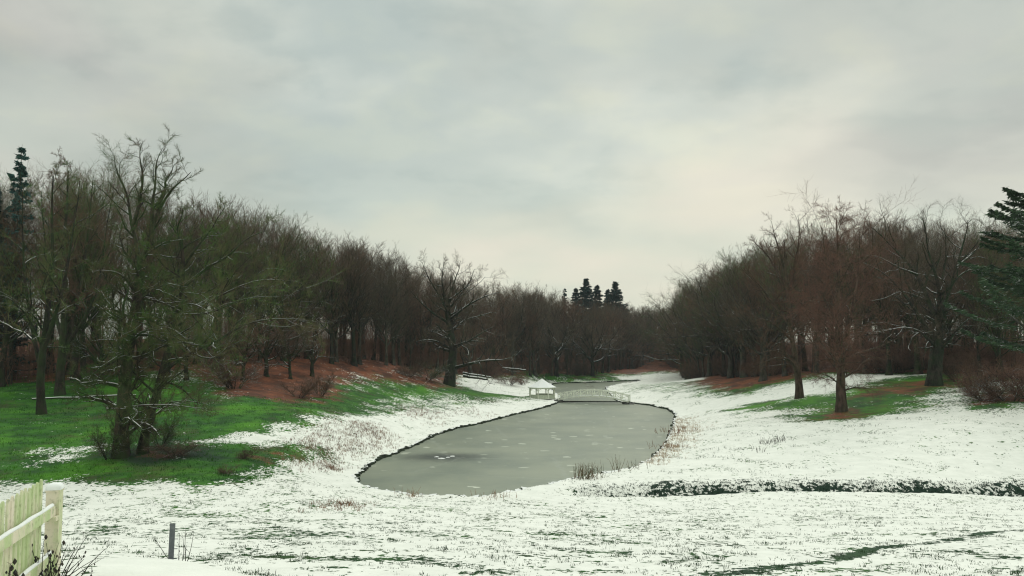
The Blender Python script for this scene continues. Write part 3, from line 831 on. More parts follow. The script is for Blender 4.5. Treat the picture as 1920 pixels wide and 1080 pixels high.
def build_wood():
    r = random.Random(11); cand = []
    F2 = np.array(FRONT)
    # walk the front edge, lay rows behind it
    for i in range(len(FRONT) - 1):
        a, b = F2[i], F2[i + 1]; L = np.linalg.norm(b - a)
        for row in range(7):
            step = 6.0 + row * 1.2; k = max(1, round(L / step))
            for j in range(k):
                p = a + (b - a) * ((j + r.uniform(0.1, 0.9)) / k)
                rad = p / np.linalg.norm(p)
                q = p + rad * (row * 7.5 + r.uniform(-2.5, 2.5))
                px = 960 + F * q[0] / q[1]
                if -110 < px < 2010: cand.append((q[0], q[1], px, row))
    r.shuffle(cand)
    keep = []
    for c in sorted(cand, key=lambda c: c[3]):
        if all((c[0] - k[0]) ** 2 + (c[1] - k[1]) ** 2 > 3.2 ** 2 for k in keep): keep.append(c)
    return keep


WOODT = build_wood()
print('wood candidates', len(WOODT))


def put_forest_tree(c, i):
    x, y, px, row = c; r = random.Random(i * 13 + 5)
    z = g1(x, y); ty = np.interp(px, skx, sky) + (18 if row == 0 else 8) * r.random() + r.choice([0, 0, 0, 14, 26]) + (r.uniform(10, 50) if row == 0 else 0)
    top = H + ray(px, ty)[1] * y; h = top - z; h = min(max(h, 14), 37)
    lab, grp = zones(px)
    far = y > 230
    if px < 620: bm, tm = ('bark_mossy', r.choice(['twig_green', 'twig_grey', 'twig_brown']))
    elif px < 1270: bm, tm = ('bark_grey', r.choice(['twig_grey', 'twig_brown', 'twig_grey']))
    else: bm, tm = (r.choice(['bark_grey', 'bark_mossy']), r.choice(['twig_brown', 'twig_grey', 'twig_brown', 'twig_green']))
    pr = 'beech%d' % r.randrange(6)
    if row <= 1 and r.random() < 0.22: pr = 'oak%d' % r.randrange(2)
    lab = FRONTLAB[i] if row == 0 else 'deeper ' + {'twig_green': 'green tinged', 'twig_grey': 'grey twigged', 'twig_brown': 'brown twigged'}[tm] + ' ' + lab.replace('bare ', '').replace('small distant', 'distant').replace('in the dark wood behind the tall forked tree on the left', 'behind the tall forked tree').replace(', behind the green slope', '').replace('tree', 'oak' if pr[0] == 'o' else 'beech', 1).replace('on the left hillside above the red leaf litter', 'above the red leaf litter').replace('spreading snowy', 'snowy').replace('dense reddish ', '').replace('in the wood right of the broad pond oak, ', '')
    plant(pr, 'oak_tree' if pr[0] == 'o' else 'beech_tree', x, y, h, bm, tm, lab, 'tree', grp + (' (front row)' if row == 0 else ' ' + tm[5:] + ('' if pr[0] == 'b' else ' oaks')), rz=r.uniform(0, 6.28), wide=r.uniform(0.9, 1.25) * min(1.0, 26 / h + 0.15), z=z)


ORD = ['first', 'second', 'third', 'fourth', 'fifth', 'sixth', 'seventh', 'eighth', 'ninth', 'tenth', 'eleventh', 'twelfth', 'thirteenth', 'fourteenth', 'fifteenth', 'sixteenth', 'seventeenth', 'eighteenth', 'nineteenth', 'twentieth']
FRONTLAB = {}; _cnt = {}
for _i in sorted((i for i in range(len(WOODT)) if WOODT[i][3] == 0), key=lambda i: WOODT[i][2]):
    _z = zones(WOODT[_i][2])[0]; _k = _cnt.get(_z, 0); _cnt[_z] = _k + 1
    FRONTLAB[_i] = ORD[min(_k, 19)] + ' front row ' + _z.replace('small distant bare tree at the narrow end of the valley', 'distant tree at the valley end').replace('bare tree at the left end of the right hand wood', 'tree at the tip of the right wood').replace('bare brown tree on the left hillside', 'brown tree').replace('the wood at the far left, behind the green slope', 'the far left wood').replace('the dark wood behind the tall forked tree on the left', 'the wood behind the tall forked tree').replace('above the red leaf litter', 'above the red leaves').replace('in the wood right of the broad pond oak, above the gazebo', 'above the gazebo').replace('on the hill left of the broad pond oak', 'left of the pond oak').replace(' in the right wood behind the dense reddish linden', ' behind the reddish linden').replace('in the right wood behind the spreading snowy oak', 'behind the snowy oak').replace('front row ', '').replace('bare tree at the left end of the right hand wood', 'bare tree at the left end of the right wood') + ', from the left'
score = sorted(range(len(WOODT)), key=lambda i: WOODT[i][1] * (1 + 0.25 * WOODT[i][3]))
NIND = 262
for i in score[:NIND]: put_forest_tree(WOODT[i], i)


# the rest of the wood: one mass
def far_wood(items):
    r = np.random.default_rng(77); gt = Geo()
    for (x, y, px, row) in items:
        z = g1(x, y); ty = np.interp(px, skx, sky) + r.uniform(2, 20); h = min(max(H + ray(px, ty)[1] * y - z, 12), 36)
        P, R = straight(r, h * 0.80, 0.24, 0.02, 0.1); P[:, 0] += x; P[:, 1] += y; P[:, 2] += z
        V, Q = tubes(P[None], R[None], 5); gt.add(V, Q)
        l = forest_levels(); l[0]['n'] = 14
        a, b = kids(r, P[None], R[None], **l[0]); V, Q = tubes(a, b, 4); gt.add(V, Q)
        a, b = kids(r, a, b, **l[1]); V, Q = tubes(a, b, 3); gt.add(V, Q)
        l[3]['n'] = 9; l[3]['lr'] = 0.65; l[3]['rmin'] = 0.02
        a, b = kids(r, a, b, **l[3]); V, Q = tubes(a, b, 3); gt.add(V, Q)
    return gt


rest = [WOODT[i] for i in score[NIND:]]
for s in range(280):                                   # still deeper rows that close the wood
    i = random.randrange(len(FRONT) - 1); t = random.random(); p = np.array(FRONT[i]) * (1 - t) + np.array(FRONT[i + 1]) * t; q = p * (1 + random.uniform(48, 130) / np.linalg.norm(p))
    px = 960 + F * q[0] / q[1]
    if -100 < px < 2000: rest.append((q[0], q[1], px, 8))
if rest:
    tag(link('distant_wood', far_wood(rest).mesh('distant_wood', True), M['twig_grey']), 'bare winter wood massed deep behind the front rows of trees', 'wood', kind='stuff')

# saplings and brushwood filling the wood floor: nobody could count them
def brushwood(n, seed, mat, name, label):
    r = np.random.default_rng(seed); F2 = np.array(FRONT); L = np.linalg.norm(np.diff(F2, axis=0), axis=1); c = r.choice(len(L), n, p=L / L.sum()); t = r.random(n)[:, None]
    p = F2[c] * (1 - t) + F2[c + 1] * t; u = p / np.linalg.norm(p, axis=1, keepdims=True); dp = 0.5 + 85 * r.random(n) ** 1.25; p = p + u * dp[:, None]
    px = 960 + F * p[:, 0] / p[:, 1]; ok = (px > -120) & (px < 2040); p = p[ok]; dp = dp[ok]; n = len(p); z = ground(p[:, 0], p[:, 1]); h = 2.5 + (4.0 + 0.12 * dp) * r.random(n) ** 1.1
    K = 5; s = np.linspace(0, 1, K); dr = r.normal(0, 0.16, (n, 2)); P = np.empty((n, K, 3)); P[:, :, 0] = p[:, :1] + dr[:, :1] * s * h[:, None]; P[:, :, 1] = p[:, 1:] + dr[:, 1:] * s * h[:, None]; P[:, :, 2] = z[:, None] + s * h[:, None]
    R = (0.03 + 0.004 * h)[:, None] * (1 - 0.7 * s)
    g = Geo(); V, Q = tubes(P, R, 3); g.add(V, Q)
    a, b = kids(r, P, R, 12, 0.12, 1.0, 45, 14, 0.42, 0.3, 0.4, 0.15, 4, 0.5, fall=0.5, rmin=0.016); V, Q = tubes(a, b, 3); g.add(V, Q)
    a, b = kids(r, a, b, 7, 0.1, 1.0, 42, 14, 0.5, 0.3, 0.3, 0.15, 3, 0.6, fall=0.3, rmin=0.013); V, Q = tubes(a, b, 3); g.add(V, Q)
    tag(link(name, g.mesh(name, True), M[mat]), label, 'undergrowth', kind='stuff')


brushwood(4200, 51, 'twig_brown', 'undergrowth', 'brown brushwood and saplings filling the floor of the wood')
brushwood(1100, 52, 'twig_red', 'undergrowth', 'reddish brushwood scattered between the trunks of the wood')

# undergrowth at the wood's edge
def zlabel(px):
    if px < 300: return 'low twiggy brown shrub under the trees at the far left'
    if px < 660: return 'low twiggy brown shrub on the left hillside above the green slope'
    if px < 900: return 'low twiggy brown shrub near the foot of the broad pond oak'
    if px < 1130: return 'low twiggy shrub on the far shore behind the gazebo and bridge'
    if px < 1420: return 'low twiggy shrub at the foot of the wood right of the back pond'
    if px < 1650: return 'low reddish shrub in the wood behind the dense linden'
    return 'low reddish shrub in the thicket behind the snowy oak'


for i in range(150):
    k = random.randrange(len(FRONT) - 1); t = random.random(); p = np.array(FRONT[k]) * (1 - t) + np.array(FRONT[k + 1]) * t
    q = p * (1 + random.uniform(-1, 22) / np.linalg.norm(p)); px = 960 + F * q[0] / q[1]
    if not (-60 < px < 1980): continue
    if 430 < px < 780 and random.random() < 0.75: continue
    plant('shrub%d' % random.randrange(3), 'shrub', q[0], q[1], random.uniform(1.5, 4.2) * (1.3 if px > 1600 else 1), 'bark_brown', 'twig_red' if px > 1420 else random.choice(['twig_brown', 'twig_grey']),
          zlabel(px), 'shrub', zlabel(px).replace('low twiggy', 'twiggy').replace('shrub', 'shrubs', 1).replace('low ', ''), wide=random.uniform(1.0, 1.7))

# ------------------------------------------------------------------ single trees of the meadow
def hero(name, seed, base, trunk_px, r0, rend, limbs_px, levels, bm, tm, label, cat='tree', depth=0.0):
    """base (px,py,D); trunk and limbs as photo points with a depth offset in metres"""
    X, Y, Z = pt(*base); Z = g1(X, Y); D = base[2]
    def loc(p):
        q = pt(p[0], p[1], D + (p[2] if len(p) > 2 else 0)); return (q[0] - X, q[1] - Y, q[2] - Z)
    tr = []
    for tp, ra, rb in ([(trunk_px, r0, rend)] if not isinstance(r0, list) else zip(trunk_px, r0, rend)):
        P = trunk_path([loc(p) for p in tp], 17); P = smooth_path(P)
        if abs(P[0, 2]) < 1.0: P[0, 2] = -0.4
        R = ra + (rb - ra) * np.linspace(0, 1, 17) ** 0.8
        if P[0, 2] < 0: R = flare(R, P, 0.28)
        tr.append((P, R))
    lb = [([loc(p) for p in l], rr) for l, rr in limbs_px]
    gt, gc = make_tree(seed, tr, levels, lb)
    e = empty(name, (X, Y, Z), label, cat)
    link('trunk', gt.mesh(name + '_trunk', True), M[bm], e); link('crown', gc.mesh(name + '_crown', True), M[tm], e)
    return e


def oak_lv(n0=8, L0=0.5, tw=9, up=0.3, t0=0.45, wig=0.2, la=20.0, ang=55, rt=0.007):
    return [dict(n=n0, t0=t0, t1=1.0, ang=ang, asd=14, lr=L0, lsd=0.2, up=up, wig=wig, K=8, rr=0.4, fall=0.2, endr=0.15, rmin=0.02, lenabs=la),
            dict(n=10, t0=0.15, t1=1.0, ang=46, asd=12, lr=0.34, lsd=0.2, up=0.5, wig=0.24, K=7, rr=0.58, fall=0.3, endr=0.25, rmin=0.016),
            dict(n=8, t0=0.12, t1=1.0, ang=44, asd=12, lr=0.42, lsd=0.2, up=0.35, wig=0.24, K=5, rr=0.5, fall=0.3, endr=0.4, rmin=0.013),
            dict(n=int(tw * 1.4), t0=0.1, t1=1.0, ang=42, asd=14, lr=0.5, lsd=0.22, up=0.2, wig=0.2, K=3, rr=0.5, fall=0.3, endr=0.5, rmin=rt)]


# broad oak by the gazebo
hero('oak_tree', 21, (842, 722, 170), [(842, 722), (846, 690), (850, 660), (846, 630), (840, 590), (838, 560)], 1.15, 0.55,
     [([(852, 690), (880, 682, -4), (915, 674, -6), (950, 677, -7), (978, 658, -8)], 0.42), ([(848, 650), (880, 640, -4), (905, 622, -5), (925, 612, -5)], 0.33),
      ([(845, 655), (822, 640, -3), (800, 636, -4), (780, 640, -4)], 0.30), ([(838, 580), (815, 540, 2), (800, 515, 2), (792, 492, 2)], 0.34), ([(838, 570), (828, 530, -2), (830, 505, -2), (832, 490, -2)], 0.32),
      ([(842, 580), (870, 545, 2), (885, 520, 2), (890, 505, 2)], 0.34), ([(842, 600), (880, 570, -3), (915, 552, -4), (940, 548, -4)], 0.32), ([(840, 560), (855, 520, 3), (862, 498, 3), (864, 490, 3)], 0.3),
      ([(840, 605), (808, 585, -3), (782, 560, -4), (770, 545, -4)], 0.3), ([(846, 620), (870, 600, 5), (905, 590, 6), (930, 585, 6)], 0.3), ([(845, 610), (860, 560, 6), (900, 530, 7), (910, 520, 7)], 0.3)],
     oak_lv(16, 0.34, 10, la=22, t0=0.35, rt=0.0105), 'bark_oak', 'twig_grey', 'broad spreading bare oak with thick forked trunk, on the green bank left of the gazebo')
# snowy oak on the right
hero('oak_tree', 22, (1752, 723, 120), [(1750, 723), (1754, 690), (1757, 650), (1758, 620), (1760, 590)], 1.05, 0.75,
     [([(1752, 640), (1728, 600, -2), (1702, 560, -3), (1680, 530, -4), (1650, 505, -5), (1612, 490, -5)], 0.36), ([(1756, 600), (1735, 550, 1), (1718, 510, 1), (1690, 480, 1), (1660, 450, 0), (1640, 430, 0), (1625, 418, 0)], 0.42),
      ([(1760, 600), (1762, 540, -1), (1745, 490, -2), (1735, 450, -2), (1738, 425, -2), (1728, 405, -2)], 0.40), ([(1762, 590), (1782, 540, 1), (1800, 480, 1), (1810, 440, 1), (1816, 415, 1)], 0.42),
      ([(1764, 600), (1775, 560, -3), (1790, 520, -4), (1815, 505, -5), (1850, 500, -6)], 0.3), ([(1755, 650), (1725, 620, -5), (1690, 610, -7), (1650, 625, -8), (1610, 622, -8)], 0.26),
      ([(1759, 610), (1758, 560, 4), (1772, 500, 5), (1775, 450, 5), (1770, 425, 5)], 0.36), ([(1760, 660), (1780, 640, -2), (1800, 610, -3), (1830, 590, -4)], 0.22), ([(1728, 560, 1), (1690, 545, -2), (1660, 560, -3), (1630, 565, -4)], 0.2),
      ([(1720, 515), (1680, 500, -3), (1650, 480, -4), (1610, 478, -5)], 0.2), ([(1795, 500), (1830, 470, 2), (1850, 440, 2), (1855, 420, 2)], 0.24)],
     oak_lv(9, 0.3, 10, la=20), 'bark_oak', 'twig_grey', 'tall spreading oak with snow along its dark limbs, on the green patch at right')
# dense reddish linden
LIN = [dict(n=40, t0=0.12, t1=0.99, ang=62, asd=14, lr=0.38, lsd=0.16, up=0.55, wig=0.12, K=7, rr=0.30, fall=0.62, endr=0.2, rmin=0.02, droop=0.7),
       dict(n=10, t0=0.12, t1=1.0, ang=44, asd=14, lr=0.42, lsd=0.3, up=0.1, wig=0.15, K=5, rr=0.5, fall=0.35, endr=0.3, rmin=0.014, droop=0.3),
       dict(n=8, t0=0.1, t1=1.0, ang=42, asd=14, lr=0.48, lsd=0.3, up=0.05, wig=0.16, K=4, rr=0.5, fall=0.3, endr=0.4, rmin=0.009, droop=0.3),
       dict(n=9, t0=0.1, t1=1.0, ang=40, asd=16, lr=0.55, lsd=0.3, up=0.1, wig=0.15, K=3, rr=0.5, fall=0.3, endr=0.5, rmin=0.0085, droop=0.2)]
hero('linden_tree', 23, (1578, 771, 108), [(1578, 772), (1577, 720), (1574, 660), (1570, 580), (1572, 500), (1570, 440), (1568, 412)], 0.72, 0.06,
     [([(1574, 700), (1562, 640, 1), (1556, 560, 1), (1548, 480, 1), (1540, 425, 1)], 0.34), ([(1576, 690), (1590, 620, -1), (1606, 540, -1), (1612, 470, -1), (1610, 430, 0)], 0.34),
      ([(1576, 735), (1600, 726, -2), (1625, 728, -3), (1640, 734, -3)], 0.14), ([(1574, 720), (1548, 702, -2), (1535, 712, -3)], 0.12)],
     LIN, 'bark_brown', 'twig_red', 'dense reddish brown linden with a mass of fine twigs, on the meadow at right')
hero('linden_tree', 24, (1497, 747, 120), [(1499, 748), (1498, 715), (1494, 690), (1486, 640), (1478, 580), (1474, 520), (1470, 450)], 0.60, 0.08,
     [([(1494, 700), (1484, 675, -3), (1460, 668, -5), (1430, 680, -6), (1405, 690, -7)], 0.22), ([(1490, 672), (1462, 655, -3), (1425, 660, -5), (1400, 668, -6)], 0.2), ([(1486, 640), (1450, 605, -2), (1410, 592, -3), (1385, 590, -3)], 0.24),
      ([(1482, 610), (1450, 570, 0), (1420, 530, 0), (1385, 500, 0)], 0.28), ([(1478, 560), (1490, 490, 1), (1500, 440, 1), (1498, 405, 1)], 0.28), ([(1476, 540), (1440, 480, 1), (1415, 455, 1)], 0.26), ([(1475, 520), (1455, 450, 2), (1445, 415, 2)], 0.25)],
     oak_lv(8, 0.32, 9, la=20, t0=0.35), 'bark_brown', 'twig_brown', 'bare tree with pale brown trunk and low snowy limbs reaching left, beside the reddish linden')
# edge trees left of it
for px, py, D, ty, lab, wd in [(1370, 708, 184, 478, 'leftmost dark trunked bare tree standing out at the left end of the right wood', 1.0), (1395, 709, 178, 458, 'bare tree with straight dark trunk, second at the left end of the right wood', 1.0), (1330, 706, 206, 498, 'rounded bare tree overhanging the valley end of the right wood', 1.1),
                               (1430, 714, 158, 452, 'bare tree with crooked leaning trunk on the red leaf patch at right', 1.0), (1298, 708, 235, 520, 'small rounded bare tree at the very tip of the right wood', 1.0)]:
    x, y, _ = pt(px, py, D); z = g1(x, y); plant('oak%d' % (px % 2), 'oak_tree', x, y, H + ray(px, ty)[1] * D - z, 'bark_grey', 'twig_grey', lab, 'tree', wide=wd)
# tall forked tree at left
hero('ash_tree', 31, (226, 858, 68), [(226, 858), (228, 810), (232, 740), (240, 660), (252, 590), (262, 530), (266, 480)], 0.62, 0.34,
     [([(264, 500), (255, 455, 1), (247, 420, 1), (243, 380, 1), (228, 342, 1), (215, 308, 1), (211, 292, 1)], 0.24), ([(266, 485), (285, 430, 0), (298, 390, 0), (325, 350, 0), (345, 335, 0), (358, 322, 0)], 0.25),
      ([(284, 435), (286, 380, -1), (292, 340, -1), (290, 310, -1), (300, 278, -1)], 0.2), ([(250, 420), (262, 380, -1), (270, 330, -1), (260, 298, -1), (262, 268, -1)], 0.19), ([(298, 390), (312, 345, 1), (318, 320, 1), (325, 308, 1)], 0.17),
      ([(245, 640), (225, 600, -1), (205, 590, -2), (180, 610, -2)], 0.14), ([(234, 720), (215, 690, -1), (190, 700, -2), (170, 730, -2)], 0.12), ([(255, 570), (280, 545, -2), (320, 530, -3), (350, 540, -3)], 0.14), ([(246, 640), (270, 620, -2), (310, 610, -3), (345, 630, -4)], 0.13),
      ([(258, 550), (235, 520, -2), (205, 505, -3), (170, 510, -3)], 0.14), ([(230, 765), (262, 760, -2), (320, 758, -3), (372, 764, -4), (398, 772, -4)], 0.12)],
     oak_lv(24, 0.30, 10, la=18, t0=0.10, up=0.1, rt=0.0075, ang=65), 'bark_mossy', 'twig_green', 'tallest mossy tree at left, forking high against the sky, on the green slope')
hero('ash_tree', 32, (270, 836, 69.5), [(266, 838), (276, 800), (292, 745), (306, 690), (322, 630), (338, 570), (345, 510), (340, 450)], 0.42, 0.12,
     [([(300, 705), (340, 668, -2), (380, 652, -3), (425, 630, -4), (462, 602, -5), (520, 592, -6), (570, 600, -6)], 0.17), ([(338, 575), (362, 568, -2), (385, 580, -3), (410, 600, -3)], 0.12), ([(342, 540), (390, 500, 0), (430, 480, 0), (470, 440, 0), (500, 430, 0)], 0.17),
      ([(325, 620), (380, 570, 1), (440, 540, 1), (500, 520, 1), (560, 530, 1)], 0.16), ([(344, 500), (380, 450, -1), (410, 410, -1), (425, 380, -1)], 0.14), ([(335, 590), (390, 590, -4), (450, 560, -6), (520, 555, -7)], 0.13), ([(318, 645), (360, 640, -3), (400, 670, -4), (430, 700, -4)], 0.10),
      ([(342, 470), (330, 430, 1), (345, 400, 1), (340, 375, 1)], 0.12), ([(284, 770), (330, 750, -2), (370, 752, -2), (395, 760, -3)], 0.08)],
     oak_lv(22, 0.32, 10, la=17, t0=0.15, up=0.05, rt=0.0075, ang=65), 'bark_mossy', 'twig_green', 'mossy tree leaning right with long snow lined limbs, beside the tallest left tree')
hero('ash_tree', 33, (75, 776, 90), [(78, 778), (76, 740), (76, 690), (84, 630), (92, 560), (100, 480), (96, 400), (100, 330)], 0.50, 0.07,
     [([(78, 700), (60, 620, 1), (48, 540, 1), (40, 450, 1), (44, 360, 1)], 0.28), ([(80, 660), (105, 590, -1), (125, 510, -1), (140, 420, -1), (150, 340, -1)], 0.28), ([(80, 650), (50, 590, -2), (20, 560, -3), (-10, 550, -3)], 0.18)],
     oak_lv(14, 0.25, 9, la=20, t0=0.25, up=0.45), 'bark_mossy', 'twig_green', 'mossy bare tree with pale worn trunk foot, nearest the left picture edge')
hero('ash_tree', 34, (116, 740, 101), [(112, 741), (112, 700), (118, 640), (122, 560), (118, 480), (125, 400), (128, 320)], 0.58, 0.08,
     [([(116, 690), (132, 620, 1), (150, 540, 1), (165, 440, 1), (175, 330, 1)], 0.34), ([(118, 640), (95, 560, 2), (85, 470, 2), (80, 360, 2)], 0.3), ([(130, 640), (165, 590, -1), (190, 520, -1), (200, 420, -1), (215, 345, -1)], 0.24)],
     oak_lv(14, 0.25, 9, la=20, t0=0.3, up=0.45), 'bark_mossy', 'twig_brown', 'dark twin trunked bare tree behind the pale footed tree at far left')
# far oaks on the back shore
for px, py, D, ty, lab in [(1044, 704, 249, 560, 'squat thick trunked tree on the back shore, right above the gazebo'), (1112, 703, 257, 565, 'dark trunked tree on the back shore, above the middle of the bridge')]:
    x, y, _ = pt(px, py, D); z = g1(x, y); plant('oak%d' % (px % 2), 'oak_tree', x, y, H + ray(px, ty)[1] * D - z, 'bark_oak', 'twig_grey', lab, 'tree', wide=1.1)
# leaning slim beeches with trunks that show against the red leaves
for px, py, D, lab in [(665, 682, 152, 'front beech with thick dark trunk base on the red leaf slope'), (738, 684, 163, 'front beech with pale streaked crooked trunk on the red leaf slope'), (622, 674, 148, 'slim beech left of the thick based beech on the red slope'), (700, 672, 172, 'slim pale beech between the two front beeches on the red slope')]:
    x, y, _ = pt(px, py, D); z = g1(x, y); plant('beech%d' % (px % 6), 'beech_tree', x, y, H + ray(px, np.interp(px, skx, sky) + 4)[1] * D - z, 'bark_grey' if px > 690 else 'bark_oak', 'twig_grey', lab, 'tree')
# young trees thickening the slope between the mossy trees and the litter bank
for px, py, D, hh, pr, tm, lab in [(415, 712, 116, 13, 'oak0', 'twig_green', 'young mossy tree just right of the leaning tree, at the top of the green slope'), (455, 716, 118, 11, 'oak1', 'twig_brown', 'low spreading young tree at the left end of the litter bank'),
                                   (500, 706, 124, 13, 'oak0', 'twig_brown', 'young brown tree standing in the middle of the left litter bank'), (545, 712, 126, 10, 'oak1', 'twig_grey', 'small grey tree above the crooked bush on the litter bank'),
                                   (585, 700, 132, 12, 'oak0', 'twig_brown', 'young brown tree right of the small grey tree on the litter bank'), (350, 712, 112, 12, 'oak1', 'twig_green', 'young mossy tree half hidden behind the leaning tree'),
                                   (190, 716, 108, 12, 'oak0', 'twig_green', 'young mossy tree left of the tallest left tree, at the wood edge')]:
    x, y, _ = pt(px, py, D); plant(pr, 'oak_tree', x, y, hh, 'bark_mossy', tm, lab, 'tree', wide=1.1)
# conifers
for px, ty, D, pr, wd, lab in [(1100, 521, 345, 'spruce0', 1.15, 'tallest dark spruce of the group rising beyond the bridge'), (1080, 538, 348, 'spruce1', 1.15, 'spruce left of the tallest spruce beyond the bridge'), (1119, 533, 342, 'spruce1', 1.15, 'spruce just right of the tallest spruce beyond the bridge'),
                               (1154, 527, 338, 'spruce0', 1.25, 'broad dark spruce, rightmost of the distant conifers'), (1138, 541, 350, 'spruce1', 1.0, 'small spruce just left of the rightmost spruce'), (1058, 538, 352, 'fir', 0.8, 'thin distant spruce, leftmost of the conifers beyond the bridge')]:
    x, y, _ = pt(px, 690, D); z = g1(x, y); plant(pr, 'spruce_tree', x, y, H + ray(px, ty)[1] * D - z, 'bark_grey', 'needle', lab, 'tree', wide=wd)
for px, ty, D, pr, wd, tm, lab in [(18, 264, 108, 'fir', 0.62, 'needle', 'slender dark fir rising above the bare trees at the left edge'), (-22, 350, 112, 'spruce0', 0.8, 'needle', 'bushy dark spruce at the left picture edge'),
                                   (1962, 362, 92, 'pine', 1.05, 'needle_light', 'big green pine with layered boughs at the right picture edge')]:
    x, y, _ = pt(px, 700, D); z = g1(x, y); plant(pr, 'pine_tree' if pr == 'pine' else 'spruce_tree', x, y, H + ray(px, ty)[1] * D - z, 'bark_grey', tm, lab, 'tree', wide=wd, rz=0.6)

# bushes standing on their own
for px, py, hh, wd, tm, bm, lab in [(600, 742, 3.4, 0.9, 'twig_brown', 'bark_mossy', 'dark crooked bush on the green left slope above the pond path'), (800, 712, 3.0, 2.0, 'twig_green', 'bark_mossy', 'dark green brown bush just left of the broad oak trunk'), (765, 708, 2.6, 1.8, 'twig_brown', 'bark_brown', 'brown bush in the hollow of the red leaf slope'),
                                    (955, 722, 2.6, 1.9, 'twig_brown', 'bark_brown', 'dark brush heap left of the gazebo roof'), (980, 722, 2.0, 1.4, 'twig_red', 'bark_brown', 'reddish bush just behind the gazebo'), (925, 708, 2.6, 2.2, 'twig_red', 'bark_brown', 'reddish bush behind the fallen logs'),
                                    (1101, 729, 1.5, 1.3, 'twig_red', 'bark_brown', 'small red bush seen over the middle of the bridge rail'), (1118, 735, 1.4, 1.8, 'twig_red', 'bark_brown', 'low red bush behind the right half of the bridge'),
                                    (1850, 752, 3.0, 1.8, 'twig_red', 'bark_brown', 'leafless thorny bush on brown ground at the right'), (1895, 752, 3.4, 1.8, 'twig_brown', 'bark_mossy', 'dark tangled bush beside the right picture edge'), (1930, 748, 4.2, 1.6, 'twig_red', 'bark_brown', 'tall bush cut by the right picture edge'),
                                    (1830, 732, 3.8, 1.2, 'twig_brown', 'bark_brown', 'tall reddish bush between the snowy oak and the right edge bushes'), (1800, 716, 4.0, 1.3, 'twig_brown', 'bark_brown', 'reddish bush at the wood edge right of the snowy oak'),
                                    (458, 862, 0.9, 1.9, 'twig_brown', 'bark_brown', 'low brown bush on the green grass right of the tallest left tree'), (425, 890, 0.6, 2.2, 'twig_brown', 'bark_brown', 'flat brown bush at the lower edge of the green slope'), (560, 745, 2.5, 1.6, 'twig_brown', 'bark_brown', 'brown bush low on the slope left of the crooked bush'),
                                    (248, 852, 3.6, 0.8, 'twig_green', 'bark_mossy', 'mossy suckers crowding between the feet of the two big left trees'), (205, 862, 2.6, 0.8, 'twig_green', 'bark_mossy', 'mossy suckers at the left foot of the tallest left tree'), (300, 838, 2.6, 0.9, 'twig_green', 'bark_mossy', 'mossy suckers at the right foot of the leaning tree'),
                                    (330, 852, 1.1, 3.2, 'twig_brown', 'bark_brown', 'dark low tangle around the feet of the two big left trees'), (440, 728, 4.5, 1.5, 'twig_brown', 'bark_mossy', 'dark brown thicket at the top of the green slope behind the leaning mossy tree'), 
                                    (1040, 702, 2.0, 2.0, 'twig_grey', 'bark_grey', 'dark brush pile by the squat tree on the back shore')]:
    x, y = hit(px, py); plant('shrub%d' % (px % 3), 'shrub', x, y, hh, bm, tm, lab, 'shrub', wide=wd)


